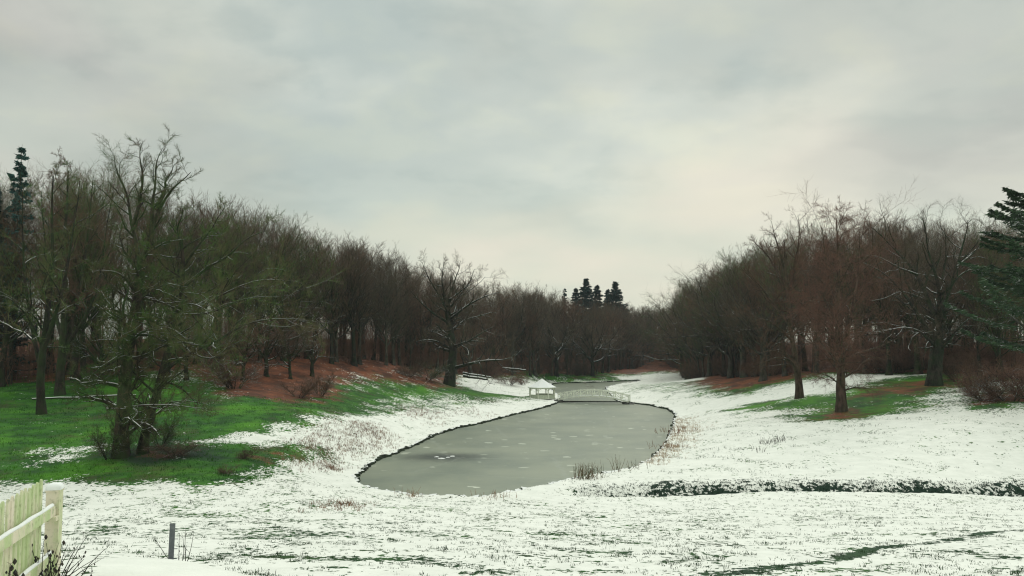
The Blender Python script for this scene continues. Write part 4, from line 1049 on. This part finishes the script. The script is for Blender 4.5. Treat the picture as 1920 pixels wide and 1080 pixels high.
# ------------------------------------------------------------------ gazebo
def build_gazebo():
    X, Y, _ = pt(1016.5, 746, 171.5); Z = 0.32
    e = empty('gazebo', (X, Y, Z), 'white octagonal wooden gazebo with snow covered roof at the pond edge', 'gazebo', rz=math.radians(22.5 + 3))
    Rb = 2.66 / math.cos(math.pi / 8) * 0.96; n = 8
    A = [2 * math.pi * i / n for i in range(n)]
    cor = [(Rb * math.cos(a), Rb * math.sin(a)) for a in A]
    def ringprism(g, r, z0, z1):
        V = [(r * math.cos(a), r * math.sin(a), z) for z in (z0, z1) for a in A] + [(0, 0, z0), (0, 0, z1)]
        return g.add(V, [(i, (i + 1) % n, n + (i + 1) % n, n + i) for i in range(n)], [(17, n + i, n + (i + 1) % n) for i in range(n)] + [(16, (i + 1) % n, i) for i in range(n)])
    g = Geo(); ringprism(g, Rb + 0.22, -0.55, 0.10); link('plinth', g.mesh('gazebo_plinth'), M['stone'], e)
    g = Geo(); ringprism(g, Rb + 0.02, 0.101, 0.16); link('floor', g.mesh('gazebo_floor'), M['white_panel'], e)
    for i in range(n):
        x, y = cor[i]; g = Geo(); g.box((x, y, 1.21), (0.17, 0.17, 2.1), R=[[math.cos(A[i]), -math.sin(A[i]), 0], [math.sin(A[i]), math.cos(A[i]), 0], [0, 0, 1]])
        for sgn in (-1, 1):                                     # curved bracket under the eave
            nx, ny = cor[(i + sgn) % n]; u = np.array([nx - x, ny - y]); u /= np.linalg.norm(u)
            pts = [(x + u[0] * s, y + u[1] * s, zz) for s, zz in ((0.05, 1.55), (0.12, 1.82), (0.30, 2.05), (0.55, 2.20))]
            for p, q in zip(pts[:-1], pts[1:]): g.bar(p, q, 0.07, 0.09)
        link('post', g.mesh('gazebo_post'), M['white_paint'], e)
    for i in range(n):
        (x0, y0), (x1, y1) = cor[i], cor[(i + 1) % n]
        if i == 2: continue                                     # entrance at the back
        g = Geo(); m = 0.985
        g.bar((x0 * m, y0 * m, 0.55), (x1 * m, y1 * m, 0.55), 0.04, 0.74)
        k = 11
        for j in range(1, k):
            t = j / k; g.box((x0 + (x1 - x0) * t, y0 + (y1 - y0) * t, 0.55), (0.03, 0.03, 0.74))
        w = link('wall_panel', g.mesh('gazebo_panel'), M['white_panel'], e)
        g = Geo(); g.bar((x0, y0, 0.97), (x1, y1, 0.97), 0.14, 0.08); g.bar((x0, y0, 0.20), (x1, y1, 0.20), 0.08, 0.07); link('rail', g.mesh('gazebo_rail'), M['white_paint'], e)
    g = Geo()
    for i in range(n):
        (x0, y0), (x1, y1) = cor[i], cor[(i + 1) % n]; g.bar((x0, y0, 2.30), (x1, y1, 2.30), 0.14, 0.16)
    link('eave_beam', g.mesh('gazebo_beam'), M['white_paint'], e)
    def cone(r, z0, z1, th, name, mat):
        g = Geo(); V = []; rows = 7
        for k in range(rows):
            t = k / (rows - 1); rr = r * (1 - t) + 0.02; zz = z0 + (z1 - z0) * (t + 0.05 * math.sin(math.pi * t) * -1)
            V += [(rr * math.cos(a), rr * math.sin(a), zz) for a in A]
        V += [(r * math.cos(a), r * math.sin(a), z0 - th) for a in A] + [(0, 0, z0 - th), (0, 0, z1 + 0.02)]
        Q = [(k * n + i, k * n + (i + 1) % n, (k + 1) * n + (i + 1) % n, (k + 1) * n + i) for k in range(rows - 1) for i in range(n)]
        b = rows * n; Q += [(b + i, b + (i + 1) % n, (i + 1) % n, i) for i in range(n)]
        T = [(b + n, b + (i + 1) % n, b + i) for i in range(n)] + [(b + n + 1, (rows - 1) * n + i, (rows - 1) * n + (i + 1) % n) for i in range(n)]
        g.add(V, Q, T); return link(name, g.mesh('gazebo_' + name), mat, e)
    cone(3.22, 2.46, 4.18, 0.10, 'roof', M['white_panel'])
    s = cone(3.16, 2.53, 4.30, 0.04, 'roof_snow', M['snow']); s['label'] = 'smooth snow lying on the roof'
    g = Geo()
    for i in range(n):
        if i == 2: continue
        (x0, y0), (x1, y1) = cor[i], cor[(i + 1) % n]; g.bar((x0 * .86, y0 * .86, 0.52), (x1 * .86, y1 * .86, 0.52), 0.35, 0.05)
    link('bench', g.mesh('gazebo_bench'), M['white_panel'], e)


build_gazebo()


# ------------------------------------------------------------------ arched footbridge
def build_bridge():
    A = np.array(pt(1046.5, 743.5, 166)); B = np.array(pt(1178, 746.0, 161)); A[2] = 0.62; B[2] = 0.55
    X, Y = A[:2]; e = empty('footbridge', (X, Y, 0), 'white arched wooden footbridge with cross braced rails over the frozen pond', 'bridge')
    d = B[:2] - A[:2]; L = np.linalg.norm(d); u = d / L; nrm = np.array([-u[1], u[0]])       # away from the viewer
    rise = 0.95
    def P(t, s, z): return (u[0] * L * t + nrm[0] * s, u[1] * L * t + nrm[1] * s, A[2] + (B[2] - A[2]) * t + rise * 4 * t * (1 - t) + z)
    Wd = 1.5; n = 26
    g = Geo()
    for i in range(n * 2):
        t = (i + .5) / (n * 2); g.bar(P(t, 0, 0), P(t, Wd, 0), L / (n * 2) * 0.92, 0.05)
    link('deck', g.mesh('bridge_deck'), M['white_panel'], e)
    g = Geo()
    for i in range(n):
        t0, t1 = i / n, (i + 1) / n; g.bar(P(t0, 0.15, 0.055), P(t1, 0.15, 0.055), 0.01, 0.01) if False else None
        a, b = P(t0, 0.2, 0.05), P(t1, 0.2, 0.05); c, dd = P(t1, Wd - 0.2, 0.05), P(t0, Wd - 0.2, 0.05)
        g.add([a, b, c, dd], [(0, 1, 2, 3)])
    link('deck_snow', g.mesh('bridge_snow'), M['snow'], e)
    for s in (-0.05, Wd + 0.05):
        g = Geo()
        for i in range(n):
            t0, t1 = i / n, (i + 1) / n; g.bar(P(t0, s, -0.08), P(t1, s, -0.08), 0.10, 0.24)
        link('beam', g.mesh('bridge_beam'), M['bridge_paint'], e)
        g = Geo()
        for i in range(n):
            t0, t1 = i / n, (i + 1) / n; g.bar(P(t0, s, 1.12), P(t1, s, 1.12), 0.16, 0.14)
        link('handrail', g.mesh('bridge_handrail'), M['bridge_paint'], e)
        g = Geo()
        for i in range(n): g.bar(P(i / n, s, 0.26), P((i + 1) / n, s, 0.26), 0.06, 0.06)
        link('lower_rail', g.mesh('bridge_lower_rail'), M['bridge_paint'], e)
        g = Geo(); m = 10
        for i in range(m):
            t0, t1 = i / m, (i + 1) / m
            lo, hi = (0.30, 1.06) if i % 2 else (1.06, 0.30)
            g.bar(P(t0, s - .02, lo), P(t1, s - .02, hi), 0.05, 0.11)
        link('bracing', g.mesh('bridge_bracing'), M['bridge_paint'], e)
        for i in range(11):
            t = i / 10; a, b = P(t, s, -0.28), P(t, s, 1.30); g = Geo(); g.bar(a, b, 0.19, 0.17); link('post', g.mesh('bridge_post'), M['bridge_paint'], e)
    # stone abutments
    for t, sg in ((-0.02, -1), (1.0, 1)):
        g = Geo(); c = P(t, Wd / 2, 0); r = random.Random(int(t * 9) + 3)
        for k in range(16):
            g.box((c[0] + r.uniform(-.9, .9), c[1] + r.uniform(-1.1, 1.1), r.uniform(-0.2, 0.30)), (r.uniform(.5, 1.0), r.uniform(.5, 1.0), r.uniform(.3, .6)), R=np.linalg.qr(np.eye(3) + 0.25 * np.random.default_rng(k).normal(size=(3, 3)))[0])
        link('abutment', g.mesh('bridge_abutment'), M['stone'], e)


build_bridge()
# low weir plank across the pond in front of the bridge
a = onwater(1052, 753.6); b = onwater(1162, 754.2); g = Geo(); g.bar((a[0], a[1], 0.06), (b[0], b[1], 0.06), 0.35, 0.34)
for k in range(9):
    t = (k + .5) / 9; g.box((a[0] + (b[0] - a[0]) * t, a[1] + (b[1] - a[1]) * t - 0.25, 0.02), (0.16, 0.16, 0.5))
tag(link('weir', g.mesh('weir'), M['stone']), 'low dark weir plank across the ice in front of the white bridge', 'weir')

# ------------------------------------------------------------------ fallen logs
def log(px0, py0, px1, py1, D0, D1, r, label, lift=0.3):
    a, b = np.array(pt(px0, py0, D0)), np.array(pt(px1, py1, D1)); rr = np.random.default_rng(int(px0))
    P = trunk_path([a, b], 9); P[:, 2] += rr.normal(0, r * 0.3, 9)
    e = empty('fallen_log', tuple(a), label, 'log'); Q = P - a
    g = Geo(); g.tube(Q, np.linspace(r, r * 0.7, 9), 8)
    for k in range(3):
        i = rr.integers(2, 8); s = Q[i]; g.tube([s, s + np.array([rr.normal(0, .5), -0.4, 0.6]), s + np.array([rr.normal(0, .9), -0.6, 1.2])], [r * .3, r * .2, r * .1], 5)
    link('stem', g.mesh('log_stem', True), M['bark_oak'], e)
    g = Geo(); Qs = Q.copy(); Qs[:, 2] += r * 0.62; V, q = tubes(Qs[None], (np.linspace(r, r * .7, 9) * 0.72)[None], 8); g.add(V, q); link('snow_cap', g.mesh('log_snow', True), M['snow'], e)


log(868, 699, 920, 708, 176, 178, 0.22, 'upper of two parallel snow topped logs right of the broad oak')
log(868, 704, 914, 712, 174, 175, 0.26, 'lower of two parallel snow topped logs right of the broad oak')
log(942, 690, 986, 694, 228, 225, 0.25, 'lone snow topped log in the leaves above the gazebo')
log(60, 748, 255, 741, 97, 100, 0.10, 'long thin snow lined log behind the far left trunks')

# ------------------------------------------------------------------ picket fence on the terrace
def build_fence():
    post = np.array(pt(97, 1075, 10.0)); gz = g1(post[0], post[1]); base = np.array([post[0], post[1], min(gz, post[2])])
    e = empty('picket_fence', tuple(base), 'weathered white picket fence with snow capped post at lower left corner', 'fence')
    m, nt, add, b = material('mossy_white_paint')
    n = tex(nt, add, 3.5, 6, 0.65, stretch=(1, 1, 0.35)); n2 = tex(nt, add, 14, 5, 0.6)
    c = mixc(nt, add, rampf(nt, add, n, 0.40, 0.62), (0.70, 0.64, 0.50), (0.48, 0.57, 0.30))
    c = mixc(nt, add, mth(nt, add, 'MULTIPLY', rampf(nt, add, n2, 0.50, 0.75), 0.6), c, (0.20, 0.24, 0.12)); nt.links.new(c, b.inputs[0])
    bp = add('ShaderNodeBump', Strength=0.4, Distance=0.01); nt.links.new(n2, bp.inputs['Height']); nt.links.new(bp.outputs[0], b.inputs['Normal'])
    dirv = np.array([0.34, -1.37]); dirv /= np.linalg.norm(dirv); nr = np.array([dirv[1], -dirv[0]])     # nr: side away from viewer
    if nr @ np.array([-base[0], -base[1]]) > 0: nr = -nr
    ztop = pt(97, 921, 10.0)[2] - base[2]; zr1 = pt(80, 953, 10.05)[2] - base[2]; zr0 = pt(80, 1040, 10.05)[2] - base[2]
    Rm = np.array([[dirv[0], -nr[0], 0], [dirv[1], -nr[1], 0], [0, 0, 1]])
    def W(s, off, z): return (dirv[0] * s + nr[0] * off, dirv[1] * s + nr[1] * off, z)
    for k, s in enumerate((0.0, 3.2)):
        g = Geo(); c0 = W(s, 0, 0); g.box((c0[0], c0[1], ztop / 2 - 0.2), (0.15, 0.15, ztop + 0.4), Rm)
        g.box((c0[0], c0[1], ztop + 0.012), (0.165, 0.165, 0.022), Rm)
        p = link('post', g.mesh('fence_post'), m, e)
        gs = Geo(); V = []; r0 = 0.088
        for (f, zz) in ((1.0, 0.024), (1.02, 0.055), (0.85, 0.085), (0.5, 0.10)):
            for a in range(16):
                t = a / 16 * 6.283; cx, cy = math.cos(t), math.sin(t); q = r0 * f / max(abs(cx), abs(cy)) ** 0.75
                w = Rm @ np.array([cx * q, cy * q, 0]); V.append((c0[0] + w[0], c0[1] + w[1], ztop + zz))
        V.append((c0[0], c0[1], ztop + 0.105)); gs.add(V, [(r * 16 + a, r * 16 + (a + 1) % 16, (r + 1) * 16 + (a + 1) % 16, (r + 1) * 16 + a) for r in range(3) for a in range(16)], [(64, 48 + a, 48 + (a + 1) % 16) for a in range(16)])
        link('snow_cap', gs.mesh('post_snow', True), M['snow'], p)
    for z in (zr1, zr0):
        g = Geo(); g.bar(W(0.08, -0.01, z), W(3.15, -0.01, z), 0.07, 0.115); r = link('rail', g.mesh('fence_rail'), m, e)
        g = Geo(); Pn = [W(s, -0.01, z + 0.062 + 0.006 * math.sin(s * 9)) for s in np.linspace(0.12, 3.1, 20)]; V, q = tubes(np.array([Pn]), np.full((1, 20), 0.026), 8)
        V[:, 2] = np.where(V[:, 2] < z + 0.05, z + 0.05, V[:, 2]); g.add(V, q); link('rail_snow', g.mesh('rail_snow', True), M['snow'], r)
    g = Geo(); g.box(W(0.12, -0.03, zr1 - 0.085), (0.16, 0.10, 0.05), Rm); link('bracket', g.mesh('fence_bracket'), m, e)
    rr = random.Random(5); k = 0; s = 0.34
    while s < 3.05:
        w, t = 0.078, 0.020; lift = 0.40 + 0.06 * max(0, 1 - s / 0.5) + rr.uniform(-.012, .012); zt = zr1 + lift; zb = zr0 - 0.12; o = 0.045
        prof = [(-w / 2, zb), (w / 2, zb), (w / 2, zt - 0.05), (w / 4, zt - 0.012), (0, zt), (-w / 4, zt - 0.012), (-w / 2, zt - 0.05)]
        tl = rr.uniform(-.012, .012); V = [W(s + a + tl * (z - zb), o + q, z) for q in (0, t) for a, z in prof]; m_ = len(prof)
        g = Geo(); g.add(V, [(i, (i + 1) % m_, m_ + (i + 1) % m_, m_ + i) for i in range(m_)], [(0, i + 1, i) for i in range(1, m_ - 1)] + [(m_, m_ + i, m_ + i + 1) for i in range(1, m_ - 1)])
        link('picket', g.mesh('picket'), m, e); s += 0.135
    return base


FB = build_fence()


# ------------------------------------------------------------------ stake and dead stems
def stake():
    x, y, z = pt(320, 1052, 13.2); z = g1(x, y); top = np.array(pt(324.5, 981, 13.2))
    g = Geo(); b = np.array([x, y, z - 0.25]); d = top - b; w = 0.042
    up = d / np.linalg.norm(d); sx = np.array([1, 0.25, 0]); sx /= np.linalg.norm(sx); sy = np.cross(up, sx)
    prof = [(-w, -w), (w, -w), (w, -w * .7), (-w * .7, -w * .7), (-w * .7, w), (-w, w)]
    V = [b + sx * p + sy * q for p, q in prof] + [top + sx * p + sy * q for p, q in prof]
    g.add(V, [(i, (i + 1) % 6, 6 + (i + 1) % 6, 6 + i) for i in range(6)], [(6, 7, 8), (6, 8, 9), (6, 9, 10), (6, 10, 11)])
    for k in range(4):
        c = b + d * (0.35 + 0.18 * k); g.tube([c, c + sx * 0.09 - sy * 0.02], [0.007, 0.006], 6)
    tag(link('stake', g.mesh('stake'), M['steel']), 'grey steel angle stake leaning slightly in the snow right of the fence', 'stake')


stake()


def stems(name, px, py, D, n, h, spread, lean, head, label, mat='weed', cat='plant', z=None, seed=1):
    r = np.random.default_rng(seed); x, y, _ = pt(px, py, D); zz = g1(x, y) if z is None else z
    e = empty(name, (x, y, zz), label, cat); gs, gh = Geo(), Geo(); nh = 0
    for i in range(n):
        a = r.uniform(0, 6.28); b = np.array([math.cos(a), math.sin(a), 0]) * r.uniform(0, spread * .5); b[2] = -0.05; L = h * r.uniform(0.5, 1.05)
        dv = np.array([r.normal(lean, .28), r.normal(0, .25), 1.0]); dv /= np.linalg.norm(dv); K = 7; P = [b]; d_ = dv
        for k in range(K - 1): d_ = norm(d_ + r.normal(0, .06, 3) + np.array([lean * .05, 0, -0.02])); P.append(P[-1] + d_ * L / (K - 1))
        P = np.array(P); gs.tube(P, np.linspace(0.0055, 0.002, K) * (1 + D / 30), 4, False)
        for q in range(r.integers(2, 6)):
            k = r.integers(2, K); s = P[k]; dd = norm(d_ + r.normal(0, .8, 3)) * r.uniform(.04, .14) * (h / .6); gs.tube([s, s + dd], [0.002 * (1 + D / 30), 0.0012 * (1 + D / 30)], 3, False)
            if head and r.random() < 0.6:
                c = s + dd; m = 6; R_ = r.uniform(.007, .015) * head; V = [c + np.array([0, 0, R_ * 1.6]), c - np.array([0, 0, R_ * 1.6])] + [c + np.array([math.cos(t) * R_, math.sin(t) * R_, r.normal(0, R_ * .3)]) for t in np.arange(m) * 6.283 / m]
                hh_ = Geo(); hh_.add(V, None, [(0, 2 + t, 2 + (t + 1) % m) for t in range(m)] + [(1, 2 + (t + 1) % m, 2 + t) for t in range(m)]); link('seed_head', hh_.mesh('seed_head'), M[mat], e)
    link('stalks', gs.mesh(name + '_stalks'), M[mat], e)
    return e


stems('withered_plant', 112, 1080, 9.6, 9, 0.62, 0.35, 0.8, 1.0, 'withered plant with dark drooping seed heads right of the snow capped post', seed=2)
stems('withered_plant', 93, 1080, 9.4, 12, 0.55, 0.35, 0.1, 1.5, 'low withered plant tangled against the foot of the snow capped post', seed=3)
stems('withered_plant', 6, 1082, 8.1, 10, 0.5, 0.3, 0.1, 1.6, 'dark withered plant in front of the pickets at the left corner', seed=4)
stems('withered_plant', 346, 1052, 13.6, 5, 0.75, 0.30, 0.05, 0.8, 'thin dry stalks standing just right of the steel stake', seed=5)
stems('withered_plant', 516, 1066, 13.6, 3, 0.5, 0.12, 0.0, 0.8, 'single dry stalk at the right end of the smooth snow drift', seed=6)
stems('withered_plant', 540, 1078, 13.4, 14, 0.2, 0.4, 0.0, 0, 'low tuft of pale dry grass at the right end of the snow drift', mat='dry', seed=7)


def hsplants():
    for px, py, n, h, sp, mt, lab, sd in [(1103, 898, 70, 1.55, 3.0, 'reed', 'tall brown reed clump on the near pond bank', 11), (1160, 884, 12, 1.5, 2.6, 'reed', 'few thin reeds right of the tall reed clump', 12), (1195, 877, 10, 0.9, 3.0, 'reed', 'sparse low reeds near the right end of the pond bank', 13), (770, 931, 26, 0.7, 3.4, 'dry', 'low dry reeds on the near bank, left end', 14),
                                          (930, 932, 30, 0.65, 4.0, 'dry', 'low dry reeds on the near bank, in the middle', 15), (1270, 812, 60, 0.9, 7.0, 'dry', 'straw coloured reeds along the right pond shore', 16), (1255, 838, 50, 0.7, 6.0, 'dry', 'lower straw reeds at the bend of the right shore', 17),
                                          (1440, 832, 24, 0.8, 2.4, 'weed', 'dark dry stalk cluster on the right snow meadow', 18), (1465, 827, 20, 0.8, 2.4, 'weed', 'smaller dark stalk cluster beside the first on the right meadow', 19), (1425, 845, 16, 0.55, 6.0, 'weed', 'scattered dark stalks below the two clusters on the right meadow', 20)]:
        x, y = hit(px, py); stems('reed_clump', px, py, y, n, h, sp, 0.0, 0, lab, mt, 'reeds', max(g1(x, y), 0.0), sd)


hsplants()


# ------------------------------------------------------------------ grass pushing through the snow
def tufts(name, pts, h, w, blades, mat, label, cat, spread=0.06):
    r = np.random.default_rng(len(pts)); pts = np.asarray(pts); n = len(pts); z = ground(pts[:, 0], pts[:, 1])
    N = n * blades; b = np.repeat(np.column_stack([pts, z]), blades, axis=0); b[:, :2] += r.normal(0, spread, (N, 2)); b[:, 2] -= 0.02
    sc = np.repeat(np.exp(r.normal(0, .35, n)), blades); hh = h * sc * r.uniform(.5, 1.1, N); a = r.uniform(0, 6.28, N); ww = w * r.uniform(.6, 1.3, N)
    ex = np.stack([np.cos(a), np.sin(a), np.zeros(N)], 1) * ww[:, None]; la = r.uniform(0, 6.28, N); le = hh * r.uniform(0.1, .8, N)
    ln = np.stack([np.cos(la) * le, np.sin(la) * le, hh], 1); mid = b + ln * np.array([.4, .4, .6])
    V = np.stack([b - ex, b + ex, mid + ex * .7, mid - ex * .7, b + ln], 1).reshape(-1, 3); k = np.arange(N)[:, None] * 5
    return tag(link(name, new_mesh(name, V, k + np.array([[0, 1, 2, 3]]), False, k + np.array([[3, 2, 4]])), mat), label, cat, kind='stuff')


def scatter(n, x0, x1, d0, d1, keep):
    r = np.random.default_rng(n); out = []
    D = d0 + (d1 - d0) * r.random(n) ** 1.0; px = r.uniform(x0, x1, n); X = (px - 960) / F * D
    k = keep(X, D, r); return np.column_stack([X[k], D[k]])


def clump(X, Y, s, ph):
    return np.sin(X * s + ph + 1.3 * np.sin(Y * s * 1.7)) * np.sin(Y * s * 1.9 + ph * 2 + 1.1 * np.sin(X * s * 0.8)) + 0.6 * np.sin(X * s * 3.1 + Y * s * 2.3 + ph)


gm = simple('grass_tips', (0.016, 0.040, 0.016), (0.030, 0.070, 0.020), 1.2)
gmd = simple('rank_grass', (0.010, 0.026, 0.018), (0.022, 0.048, 0.028), 1.2)
gm2 = simple('dry_grass_tips', (0.14, 0.075, 0.05), (0.26, 0.16, 0.10), 0.6)
pondk = lambda X, Y: sdf(POND, X, Y) < -0.3
P1 = scatter(42000, -60, 1980, 22, 64, lambda X, Y, r: (clump(X, Y, .8, 1.0) + r.normal(0, .7, len(X)) > 0.8) & pondk(X, Y))
tufts('grass', P1, 0.085, 0.010, 6, gm, 'dark grass tips poking through the snow of the near meadow', 'grass')
P2 = scatter(16000, 1000, 1980, 68, 110, lambda X, Y, r: (clump(X, Y, .35, 2.0) + r.normal(0, .6, len(X)) > 1.15) & pondk(X, Y))
tufts('grass', P2, 0.13, 0.016, 4, gm, 'dark grass tips poking through the snow of the right meadow', 'grass', 0.12)
GREEN = [wpoly(grass_polys[1][0]), wpoly(grass_polys[2][0])]
P3 = scatter(22000, -40, 1000, 60, 150, lambda X, Y, r: (np.maximum(sdf(GREEN[0], X, Y), sdf(GREEN[1], X, Y)) > -1.5))
gg = simple('meadow_grass', (0.020, 0.075, 0.009), (0.062, 0.22, 0.010), 0.15)
tufts('grass', P3, 0.16, 0.02, 4, gg, 'green grass of the snow free slope on the left', 'grass', 0.15)
# ditch grass
rr_ = np.random.default_rng(9); dx = rr_.uniform(5, 60, 4200); dyy = np.interp(dx, DL[:, 0], DL[:, 1]) + rr_.normal(0.7, 0.8, 4200)
tufts('grass', np.column_stack([dx, dyy]), 0.11, 0.022, 5, gmd, 'dark rank grass lining the straight ditch on the right', 'grass', 0.12)
# russet dead grass patches
RP = []
for px, py, n, s in [(660, 815, 900, 5.5), (700, 808, 500, 3.5), (790, 775, 700, 5.0), (640, 830, 500, 4.0), (590, 833, 300, 3.0), (617, 876, 260, 1.5), (600, 850, 300, 3), (880, 772, 250, 5), (650, 950, 120, 2.2), (690, 812, 200, 3), (640, 945, 60, 2), (560, 868, 200, 2)]:
    n = int(n * 0.5); x, y = hit(px, py); s = s * 0.8; q = np.column_stack([rr_.normal(x, s * 0.55, n), rr_.normal(y, s * 0.9, n)]); RP.append(q[sdf(POND, q[:, 0], q[:, 1]) < -0.3])
SP = []
for px, py, n, s in [(1270, 790, 700, 2.6), (1276, 805, 700, 2.6), (1268, 822, 700, 2.2), (1255, 838, 600, 1.8), (1238, 852, 500, 1.5), (1222, 864, 300, 1.2), (1285, 800, 300, 3)]:
    n = int(n * 0.33); x, y = hit(px, py); q = np.column_stack([rr_.normal(x, s * 0.6, n), rr_.normal(y, s * 1.5, n)]); SP.append(q[sdf(POND, q[:, 0], q[:, 1]) < -0.1])
tufts('dry_grass', np.vstack(SP), 0.24, 0.016, 5, simple('straw', (0.26, 0.18, 0.11), (0.46, 0.35, 0.24), 0.8), 'straw coloured dead grass along the right hand pond shore', 'dry grass', 0.14)
tufts('dry_grass', np.vstack(RP), 0.26, 0.016, 5, gm2, 'russet dead grass in loose patches around the pond', 'dry grass', 0.14)

# ------------------------------------------------------------------ thin winter air
def haze():
    g = Geo(); g.box((0, 190, 24), (900, 700, 60))
    m = bpy.data.materials.new('winter_air'); m.use_nodes = True; nt = m.node_tree; add = nodes_of(nt)
    out = add('ShaderNodeOutputMaterial'); v = add('ShaderNodeVolumePrincipled'); nt.links.new(v.outputs[0], out.inputs['Volume'])
    v.inputs['Color'].default_value = (0.80, 0.88, 0.96, 1); v.inputs['Density'].default_value = HAZE
    tag(link('haze', g.mesh('haze'), m), kind='stuff', label='thin cool winter haze filling the valley', cat='haze')


HAZE = 0.00011
haze()
